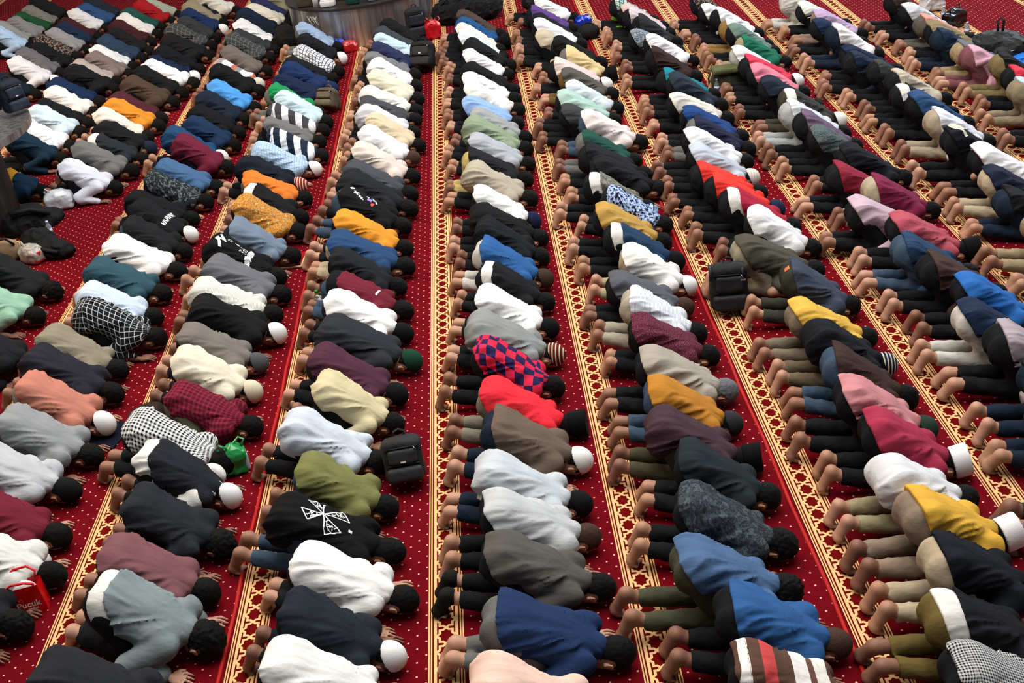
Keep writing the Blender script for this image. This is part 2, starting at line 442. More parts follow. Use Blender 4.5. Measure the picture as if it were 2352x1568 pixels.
def body_mesh(P):
    J = joints(P); f = Field((-.56, -.30, -.01), (.68, .30, .56), .0085)
    hx, hz = P['hip']
    f.ell((hx, 0, hz), (.100, .125, .105), .05); f.ell((P['bel'][0], 0, P['bel'][1] - .01), (.15, .115, .085), .05, .3)
    f.ell((P['che'][0], 0, P['che'][1]), (.12, .13, .080), .05, .35)
    for s in (-1, 1):
        f.cone(J['hip', s], J['knee', s], .075, .050, .04); f.cone(J['knee', s], J['ank', s], .046, .034, .03); foot(f, J, s)
        f.cone(J['sh', s], J['el', s], .046, .038, .03); f.cone(J['el', s], J['wr', s], .036, .024, .02)
        # hand: palm, four fingers with a knuckle bend, thumb from the side of the palm
        wv = J['wr', s]; pm = V3(wv[0] + .052, wv[1] - s * .004, .024)
        f.cone(wv, pm, .023, .017, .015); f.ell(pm + V3(.012, 0, 0), (.045, .040, .014), .012)
        for i, L in enumerate((.058, .070, .074, .066)):
            b = pm + V3(.046 - .004 * abs(i - 2), -s * .030 + s * .0205 * i, .002)
            k = b + V3(.42 * L, s * .004 * (i - 1.5), .006); t = b + V3(L, s * .007 * (i - 1.5), -.010)
            t[2] = .0105
            f.cone(b - V3(.012, 0, 0), k, .0098, .0090, .004); f.cone(k, t, .0090, .0078, .003)
        b = pm + V3(-.012, -s * .034, -.002); k = b + V3(.024, -s * .020, .002); t = k + V3(.026, -s * .008, -.004)
        f.cone(b, k, .0125, .0105, .008); f.cone(k, t, .0105, .0085, .004)
    f.cone(J['neck0'], J['neck1'], .058, .054, .03)
    h = J['head']
    f.ell(h, (.098, .076, .094), .02)                                        # skull
    f.ell(h + V3(-.062, 0, -.036), (.078, .060, .058), .035)                  # face
    f.cone(h + V3(-.112, -.02, -.048), h + V3(-.112, .02, -.048), .022, .022, .025)     # chin
    f.cone(h + V3(-.030, 0, -.092), h + V3(-.058, 0, -.100), .008, .013, .01)           # nose
    f.cone(h + V3(-.084, -.016, -.090), h + V3(-.084, .016, -.090), .008, .008, .008)   # lips
    for s in (-1, 1):
        f.ell(h + V3(-.024, s * .031, -.084), (.010, .014, .007), .006)                 # eye lids
        f.cone(h + V3(-.010, s * .016, -.088), h + V3(-.012, s * .046, -.080), .007, .006, .01)  # brow
        c = h + V3(-.036, s * .087, -.010)                                              # ear, tilted
        f.ell(c, (.031, .0085, .019), .006, .35, s * .35); f.cone(c + V3(-.024, s * .004, .006), c + V3(.020, s * .013, .018), .0065, .0065, .004)
    V, Q = f.mesh()
    return decimate(new_mesh('body', V, Q), 0.30), J

def fold(X, Y, Z, zc, seed, amp):
    a = np.arctan2(Y, np.maximum(Z - zc, .02) + 0 * X)
    wx = X * 3.2 + seed * 7.3
    sg = np.clip(Y / .09, -1, 1)
    wv = vnoise(wx * 1.3, a * 1.6 + seed, Z * 0 + 3.1 + seed)
    n1 = vnoise(wx * .8 + 9, a * 4.2 + 2.2 * wv + X * 3.5 * sg, Z * 2 + seed)
    n2 = vnoise(wx * 2.1 + 4, a * 7.5 + 3 * wv + X * 6 * sg, Z * 5 + seed)
    m = np.clip((np.abs(Y) - .035) / .10, 0, 1); m = m * m * (3 - 2 * m)
    return amp * (1.25 * (1 - np.abs(2 * n1 - 1)) ** 1.8 + .6 * (1 - np.abs(2 * n2 - 1)) ** 2 - .25) * (.20 + .80 * m)

def relax(V, Q, n):
    E = np.concatenate([Q[:, [0, 1]], Q[:, [1, 2]], Q[:, [2, 3]], Q[:, [3, 0]]]); E = np.concatenate([E, E[:, ::-1]])
    cnt = np.bincount(E[:, 0], minlength=len(V))[:, None]
    for lam in [.5, -.48] * n:                        # shrink-free smoothing
        A = np.stack([np.bincount(E[:, 0], V[E[:, 1], k], len(V)) for k in range(3)], 1) / np.maximum(cnt, 1)
        V = V + lam * (A - V)
    return V

def torso(f, P, J, g):
    hx, hz = P['hip']
    f.ell((hx, 0, hz), (.126 + g, .152 + g, .132 + g), .06)
    for s in (-1, 1): f.ell((hx - .020, s * .070, hz - .004), (.106 + g, .078 + g, .126 + g), .03)
    f.ell((P['bel'][0], 0, P['bel'][1]), (.175 + g, .142 + g, .110 + g), .07, .42)
    f.ell((P['che'][0], 0, P['che'][1]), (.145 + g, .148 + g, .098 + g), .07, .45)

def shirt_uv(V, P):
    zc = np.interp(V[:, 0], [P['hip'][0], P['che'][0]], [P['hip'][1] - .03, P['che'][1] - .03])
    a = np.arctan2(V[:, 1], np.maximum(V[:, 2] - zc, -.08) + .001)
    return np.stack([V[:, 0] * 1.1 - .4 * V[:, 2] * (V[:, 0] < -.1), a * .165], 1)

def shirt_mesh(P, J, hem, sleeve, seed, g=.011):
    f = Field((-.37, -.33, .0), (.50, .33, .60), .0108)
    torso(f, P, J, g)
    for s in (-1, 1):
        sh, el, wr = J['sh', s], J['el', s], J['wr', s]
        f.ell(sh, (.064, .054, .056), .05)
        if sleeve == 'long':
            f.cone(sh, el, .058, .050, .018); f.cone(el, wr + (el - wr) * .06, .050, .034, .02)
        elif sleeve == 'short':
            f.cone(sh, sh + (el - sh) * .62, .058, .060, .018)
    if sleeve not in ('none',):
        f.cone(J['neck0'] + V3(-.05, 0, .0), J['neck0'] + V3(.042, 0, -.016), .074, .063, .04)
    if sleeve == 'none': f.keep(P['hip'][0] + .092 - f.grid()[0] + 0 * f.grid()[1] + 0 * f.grid()[2])
    X, Y, Z = f.grid()
    f.F = f.F - fold(X, Y, Z, P['bel'][1] - .05, seed, .021 if hem != 'under' else .005).astype(np.float32)
    top = P['hip'][1] + .132
    wav = .020 * (vnoise(Y * 9 + seed, Z * 7 + seed * 2, X * 0 + 1.7) - .5)
    if hem == 'long': d = np.minimum(Z - .175 + .25 * (X + .2), X + .6) + wav
    else:
        x0 = P['hip'][0] + {'mid': -.100, 'short': -.032, 'pulled': .050, 'under': -.055}[hem]
        d = (.89 * (X - x0) + .46 * (Z - top) if hem == 'mid' else .98 * (X - x0) + .20 * (Z - top)) + wav
    # loose hem flares slightly
    fl = np.clip(1 - d / .10, 0, 1); f.F = (f.F - .003 * fl * fl).astype(np.float32)
    f.keep(d + 0 * f.F)
    V, Q = f.mesh(); V = relax(V, Q, 3)
    return new_mesh('shirt', V, Q, shirt_uv(V, P))

def trouser_mesh(P, J, seed):
    f = Field((-.43, -.28, .0), (.20, .28, .57), .0125)
    hx, hz = P['hip']
    f.ell((hx + .005, 0, hz), (.118, .144, .130), .05)
    for s in (-1, 1):
        f.ell((hx - .020, s * .070, hz - .004), (.106, .078, .126), .016)
        f.cone(J['hip', s], J['knee', s], .088, .066, .03)
        f.cone(J['knee', s], J['ank', s] + V3(.02, 0, -.010), .066, .054, .04)
    f.ell((hx + .09, 0, hz - .05), (.11, .130, .105), .05)
    X, Y, Z = f.grid()
    n = vnoise(X * 9 + seed, Y * 9, Z * 14 + X * 10 + seed); n2 = vnoise(X * 22 + seed, Y * 16, Z * 22 - X * 14)
    msk = 1 - .8 * np.clip((Z - .34) / .10, 0, 1)
    f.F = (f.F - .012 * msk * ((1 - np.abs(2 * n - 1)) + .5 * (1 - np.abs(2 * n2 - 1)) - .8)).astype(np.float32)
    f.keep(np.minimum(Z - .004, X + (.348 if int(seed) % 2 else .372) + .02 * (vnoise(Y * 12, Z * 10, X * 0 + seed) - .5)) + 0 * f.F)
    V, Q = f.mesh(); V = relax(V, Q, 2)
    return new_mesh('trousers', V, Q, np.stack([V[:, 0], V[:, 1]], 1))

def hair_mesh(J, g, amp, seed):
    h = J['head']; f = Field(h - .15, h + .15, .0065)
    f.ell(h + V3(.0, 0, .002), (.098 + g, .077 + g, .095 + g), .0)
    X, Y, Z = f.grid(); X = X - h[0]; Y = Y - h[1]; Z = Z - h[2]
    n = vnoise(X * 60 + seed, Y * 60 + 9, Z * 60 + 5) - .5
    f.F = (f.F - amp * n).astype(np.float32)
    ear = np.sqrt(((X + .036) / .040) ** 2 + ((Z + .010) / .034) ** 2 + 0 * Y) - 1
    nape = X + .082 - .45 * (Z - .02)                 # neck line
    face = np.maximum(Z + .050 - .10 * X, X - .050 + .5 * (Z + .06))    # forehead line
    d = np.minimum(np.minimum(nape, face), np.where(np.abs(Y) > .055, ear * .03, 1))
    f.keep(d + .006 * n)
    V, Q = f.mesh(); return new_mesh('hair', V, Q)

def cap_mesh(J, kind):
    h = J['head']; f = Field(h - .17, h + .19, .0075)
    X, Y, Z = f.grid(); X = X - h[0]; Y = Y - h[1]; Z = Z - h[2]
    if kind == 'dome':
        f.ell(h + V3(.004, 0, .004), (.109, .088, .104), 0)
        f.keep(.94 * X + .34 * Z - .004 + 0 * f.F)
    elif kind == 'flat':
        nx, nz = .96, .28; t = X * nx + Z * nz; q = -X * nz + Z * nx
        r = np.sqrt((q / .104) ** 2 + (Y / .090) ** 2) - 1
        f.F = np.maximum(r * .09, np.maximum(.018 - t, t - .122)).astype(np.float32) + 0 * f.F
        f.F = (f.F - .006).astype(np.float32)
    else:                                            # tall stiff oval cap
        nx, nz = .98, .20; t = X * nx + Z * nz; q = -X * nz + Z * nx
        r = np.sqrt((q / .108) ** 2 + (Y / .088) ** 2) - 1
        f.F = np.maximum(r * .09, np.maximum(.030 - t, t - .140 - .10 * q)).astype(np.float32) + 0 * f.F
        f.F = (f.F - .003).astype(np.float32)
    V, Q = f.mesh(); return new_mesh('cap', V, Q, np.stack([V[:, 0] - h[0], V[:, 1]], 1))

LIB = []
for i, P in enumerate(POSES):
    bm_, J = body_mesh(P)
    d = dict(body=bm_, J=J, P=P, trousers=[trouser_mesh(P, J, 3.1 * i + 1), trouser_mesh(P, J, 3.1 * i + 2)])
    for hem in ('long', 'mid', 'short', 'pulled'):
        for sl in ('short', 'long'):
            d['shirt', hem, sl] = [shirt_mesh(P, J, hem, sl, 11.3 * i + 5.7 * q + len(hem) + len(sl) * 2.3) for q in ((0, 1) if hem != 'pulled' else (0,))]
    d['under'] = shirt_mesh(P, J, 'under', 'none', 2.2 + i, .006)
    if i == 0: d['vest'] = shirt_mesh(P, J, 'pulled', 'vest', 4.4, .024); d['vestshirt'] = shirt_mesh(P, J, 'mid', 'short', 6.1, .005)
    d['hair'] = hair_mesh(J, .009, .008, 1 + i); d['thick'] = hair_mesh(J, .019, .018, 5 + i); d['buzz'] = hair_mesh(J, .0035, .003, 8 + i)
    d['dome'] = cap_mesh(J, 'dome'); d['flat'] = cap_mesh(J, 'flat'); d['tall'] = cap_mesh(J, 'tall')
    LIB.append(d)
f = Field((-.56, -.2, -.01), (-.30, .2, .25), .008)
for s in (-1, 1): foot(f, LIB[0]['J'], s, .006)
f.keep(-.372 - f.grid()[0] + 0 * f.F); _v, _q = f.mesh(); SOCK = new_mesh('socks', _v, _q)

def skin_mat(i, h):
    t = NT('skin_%d' % i, 0.55, 0.3); c = t.coord()
    t.base(t.mix(t.noise(c, 14, 3), lin(h, .8), lin(h, 1.1)))
    t.b.inputs['Subsurface Weight'].default_value = 0.0
    t.bump(t.noise(c, 90, 3), .25, .004); return t.m
SKIN = [skin_mat(0, 'a0765e'), skin_mat(1, '88604c'), skin_mat(2, 'aa806a'), skin_mat(3, '785242')]
def hair_mat(n, h):
    t = NT(n, 0.75, 0.12); c = t.coord(); t.base(t.mix(t.noise(c, 90, 3), lin(h, .7), lin(h, 1.4))); t.bump(t.noise(c, 220, 3), .8, .006); return t.m
M_HAIR = hair_mat('black_hair', '080808'); M_GREY = hair_mat('grey_hair', '5a5c62'); M_BUZZ = hair_mat('cropped_hair', '3c2a22')
def cap_mat(h, striped=False):
    k = 'cap_' + h + str(striped)
    if k in _M: return _M[k]
    t = NT(k, .9, .1)
    if striped:
        u, v, _z = t.xyz(t.coord('UV')); b = t.math('LESS_THAN', t.math('FRACT', t.math('DIVIDE', t.math('ADD', u, 1.0), .028)), .35)
        t.base(t.mix(b, lin(h, .85), lin('cfc2a6', .85)))
    else: t.base(lin(h, .86))
    t.bump(t.noise(t.coord(), 160, 2), .4, .004); _M[k] = t.m; return t.m

PANTS = {'k': ('15161a', 'black trousers'), 'j': ('3d4f63', 'blue jeans'), 'g': ('6a6a68', 'grey trousers'), 'n': ('1a2636', 'navy trousers'), 'w': ('c8c6be', 'white trousers')}
HEADS = {'h': 'short black hair', 'H': 'thick black hair', 'w': 'white skullcap', 'wf': 'flat white cap', 'p': 'tall black cap', 'k': 'black knit cap', 'k2': 'black cap',
         'b': 'cropped hair', 'gh': 'grey hair'}
HEADS_SEEN = {2:"163 1130 13 1031;219 1050 84 953;237 981 122 890;263 908 145 818;270 851 166 765;362 775 247 715;349 729 255 657;372 676 276 604;411 625 314 551;416 579 339 515;436 540 357 469;439 502 352 444;469 464 390 409;500 431 413 376;515 388 454 323;508 362 429 310;525 337 469 288;548 306 485 250;556 283 500 223;584 253 523 198",
3:"464 1497 319 1352;467 1362 332 1260;497 1252 383 1147;523 1147 403 1040;571 981 467 892;566 902 472 818;589 834 485 757;631 767 523 700;669 589 579 523;684 543 600 467;687 500 612 433;694 456 617 402;725 365 640 332;743 337 660 312;735 306 660 272;748 280 665 253",
4:"891 1510 748 1395;927 1377 779 1265;911 1270 735 1165;883 1168 763 1068;870 1068 743 969;901 979 794 878;906 910 794 820;947 839 824 745;929 768 819 682;927 717 819 631;909 660 819 594;934 614 830 539;934 571 830 509;932 528 830 454;947 487 848 416;944 451 855 383;947 408 863 348;947 375 875 303;962 342 888 277;950 306 875 251;950 275 880 228;955 255 883 206;957 230 893 176;955 199 893 148",
5:"1425 1500 1244 1387;1389 1352 1218 1233;1351 1229 1206 1134;1325 1058 1200 966;1310 976 1185 888;1267 892 1161 805;1269 818 1161 733;1257 760 1161 671;1249 696 1161 614;1239 643 1156 566;1231 594 1156 519;1234 548 1148 482;1208 512 1143 450;1216 469 1131 391;1198 416 1125 357",
6:"1915 1479 1760 1366;1808 1349 1652 1269;1798 1257 1652 1142;1746 1145 1639 1030;1703 1058 1583 967;1670 976 1563 882;1660 897 1550 818;1619 821 1524 731;1598 768 1499 681;1565 706 1473 632;1575 658 1486 579;1547 602 1455 529;1517 561 1430 491;1522 520 1440 442",
7:"2285 1227 2160 1135;2201 1137 2109 1071;2175 1068 2066 966;2114 987 2007 902;2068 918 1976 830;2020 841 1930 757;1984 773 1887 699;1946 704 1859 620;1867 579 1770 490"}
HEADPIX = {k: [tuple(map(float, e.split())) for e in t.split(';')] for k, t in HEADS_SEEN.items()}
PRINTS = []
rnd = random.Random(11)
ORD = ['first', 'second', 'third', 'fourth', 'fifth', 'sixth', 'seventh', 'eighth', 'ninth', 'tenth', 'eleventh', 'twelfth', 'thirteenth', 'fourteenth', 'fifteenth',
       'sixteenth', 'seventeenth', 'eighteenth', 'nineteenth', 'twentieth', 'twenty-first', 'twenty-second', 'twenty-third', 'twenty-fourth', 'twenty-fifth', 'twenty-sixth',
       'twenty-seventh', 'twenty-eighth', 'twenty-ninth', 'thirtieth', 'thirty-first', 'thirty-second', 'thirty-third', 'thirty-fourth', 'thirty-fifth', 'thirty-sixth']

def parse():
    rows, k = {}, None
    for l in PEOPLE.strip().splitlines():
        a = l.split()
        if a[0] == 'R': k = int(a[1]); rows[k] = []; continue
        x, y = float(a[0]), float(a[1]); g = px(x, y, .44)
        rows[k].append(dict(x=g[0], y=g[1] - .06, pix=(x, y), col=a[2], name=a[3].replace('_', ' '), pants=a[4], head=a[5], opt=a[6:], row=k))
    for k, L in rows.items():
        for p in L:
            o = p['x'] - bx(k); p['x'] = bx(k) + min(max(o, .50), .92)
        for it in range(60):
            for a, b in zip(L[:-1], L[1:]):
                d = b['y'] - a['y']
                if 0 <= d < .40 or d < 0:
                    e = (.40 - d) * .5 * .5; a['y'] -= e; b['y'] += e
    return rows

def label_people(rows):
    allp = []
    for k, L in rows.items():
        for i, p in enumerate(L):
            pt = PANTS[p['pants']][1] if p['pants'] in PANTS else 'khaki trousers'
            hd = HEADS.get(p['head'], 'patterned skullcap' if p['head'][0] == 's' else 'dark cap')
            nm = p['name'] + ('' if any(w in p['name'] for w in ('vest', 'jacket', 'robe')) else ' shirt')
            p['l0'] = 'bowing person in %s and %s with %s' % (nm, pt, hd)
            nb = [q['name'] for q in (L[i - 1] if i else None, L[i + 1] if i + 1 < len(L) else None) if q]
            p['l1'] = 'bowing person in %s with %s, between %s and %s' % (nm, hd, nb[0], nb[1]) if len(nb) == 2 else 'bowing person in %s with %s, row end next to %s' % (nm, hd, nb[0])
            p['l2'] = 'bowing person in %s, %s from near end of %s row from left' % (nm, ORD[i], ORD[k + 2])
            allp.append(p)
    cnt = {}
    for p in allp:
        for t in ('l0', 'l1'): cnt[p[t]] = cnt.get(p[t], 0) + 1
    for p in allp:
        p['label'] = next((p[t] for t in ('l0', 'l1') if cnt[p[t]] == 1 and len(p[t].split()) <= 16), p['l2'])
    return allp

def add_person(p):
    opt = p['opt']; d = LIB[0 if 'wsleeve' in p['opt'] else rnd.choice((0, 0, 1, 2, 3))]
    pat = next((o for o in opt if o not in ('long', 'short', 'big', 'Uw', 'Ublk', 'socks', 'wsleeve', 'hL', 'hM', 'hS') and not o.startswith('print')), None)
    sc = rnd.uniform(.93, 1.0)
    if 'big' in opt: sc = 1.06
    scl = (sc * rnd.uniform(.98, 1.03), sc * rnd.uniform(.94, 1.0), sc * rnd.uniform(.95, 1.03))
    rz = math.radians(rnd.uniform(-4, 4) - {5: 7, 6: 6}.get(p['row'], 9 if p['row'] < 5 else 4.5))
    hp = min(HEADPIX.get(p['row'], []), key=lambda q: abs(q[2] - p['pix'][0]) + abs(q[3] - p['pix'][1]), default=None)
    if hp and abs(hp[2] - p['pix'][0]) + abs(hp[3] - p['pix'][1]) < 14:      # head position known: turn and stretch towards it
        hh = px(hp[0], hp[1], .12); a_ = math.atan2(hh[1] - p['y'], hh[0] - p['x'])
        rz = .3 * rz + .7 * max(-.30, min(.14, a_)); scl = (min(1.10, max(.86, .5 * scl[0] + .5 * (hh[0] - p['x']) / .363)),) + scl[1:]
    scl = (scl[0] * 1.05, scl[1] * 1.05, scl[2] * 1.03)
    ox = .065 * scl[0] + .015
    loc = (p['x'] - ox * math.cos(rz), p['y'] - ox * math.sin(rz), CT + .001)
    body = ob('person', d['body'], rnd.choice(SKIN), loc=loc, rz=rz, scale=scl, label=p['label'], cat='person', group='worshippers bowing in rows')
    light_p = p['pants'] != 'k'
    hem = 'pulled' if ('Uw' in opt or 'Ublk' in opt) else (rnd.choice(('short', 'mid', 'short')) if light_p else rnd.choice(('mid', 'long', 'mid') if p['row'] < 6 else ('mid', 'mid', 'short')))
    if 'robe' in p['name']: hem = 'long'
    hem = next(({'hL': 'long', 'hM': 'mid', 'hS': 'short'}[o] for o in opt if o in ('hL', 'hM', 'hS')), hem)
    sl = 'long' if 'long' in opt else ('short' if 'short' in opt else rnd.choice(('short', 'short', 'long')))
    sm = rnd.choice(d['shirt', hem, sl])
    if 'wsleeve' in opt:
        ob('vest', d['vest'], cloth('', p['col']), parent=body); ob('shirt', d['vestshirt'], cloth('', 'e4e2dc'), parent=body)
    else: ob('shirt', sm, cloth('', p['col'], pat), parent=body)
    ph = PANTS[p['pants']][0] if p['pants'] in PANTS else p['pants'][2:]
    ob('trousers', rnd.choice(d['trousers']), cloth('', ph), parent=body)
    if ('Uw' in opt or 'Ublk' in opt) and 'wsleeve' not in opt:
        ob('undershirt', d['under'], cloth('', 'e4e2dc' if 'Uw' in opt else '121214'), parent=body)
    hd = p['head']
    if hd == 'h': ob('hair', d['hair'], M_HAIR, parent=body)
    elif hd == 'H': ob('hair', d['thick'], M_HAIR, parent=body)
    elif hd == 'gh': ob('hair', d['hair'], M_GREY, parent=body)
    elif hd == 'b': ob('hair', d['buzz'], M_BUZZ, parent=body)
    else:
        ob('hair', d['buzz'], M_HAIR, parent=body)
        if hd == 'w': ob('cap', d['dome'], cap_mat('e4e4e4'), parent=body)
        elif hd == 'wf': ob('cap', d['flat'], cap_mat('e6e6ea'), parent=body)
        elif hd == 'p': ob('cap', d['tall'], cap_mat('0e0e10'), parent=body)
        elif hd in ('k', 'k2'): ob('cap', d['dome'], cap_mat('121214'), parent=body)
        elif hd[0] == 's': ob('cap', d['dome'], cap_mat(hd[2:], True), parent=body)
        else: ob('cap', d['dome'], cap_mat(hd[2:]), parent=body)
    if 'socks' in opt: ob('socks', SOCK, cloth('', '1c1d1c'), parent=body)
    for o in opt:
        if o.startswith('print'): PRINTS.append((o, body, sm, p))
    p['obj'] = body; p['lib'] = d; p['shirt_mesh'] = sm
    return body
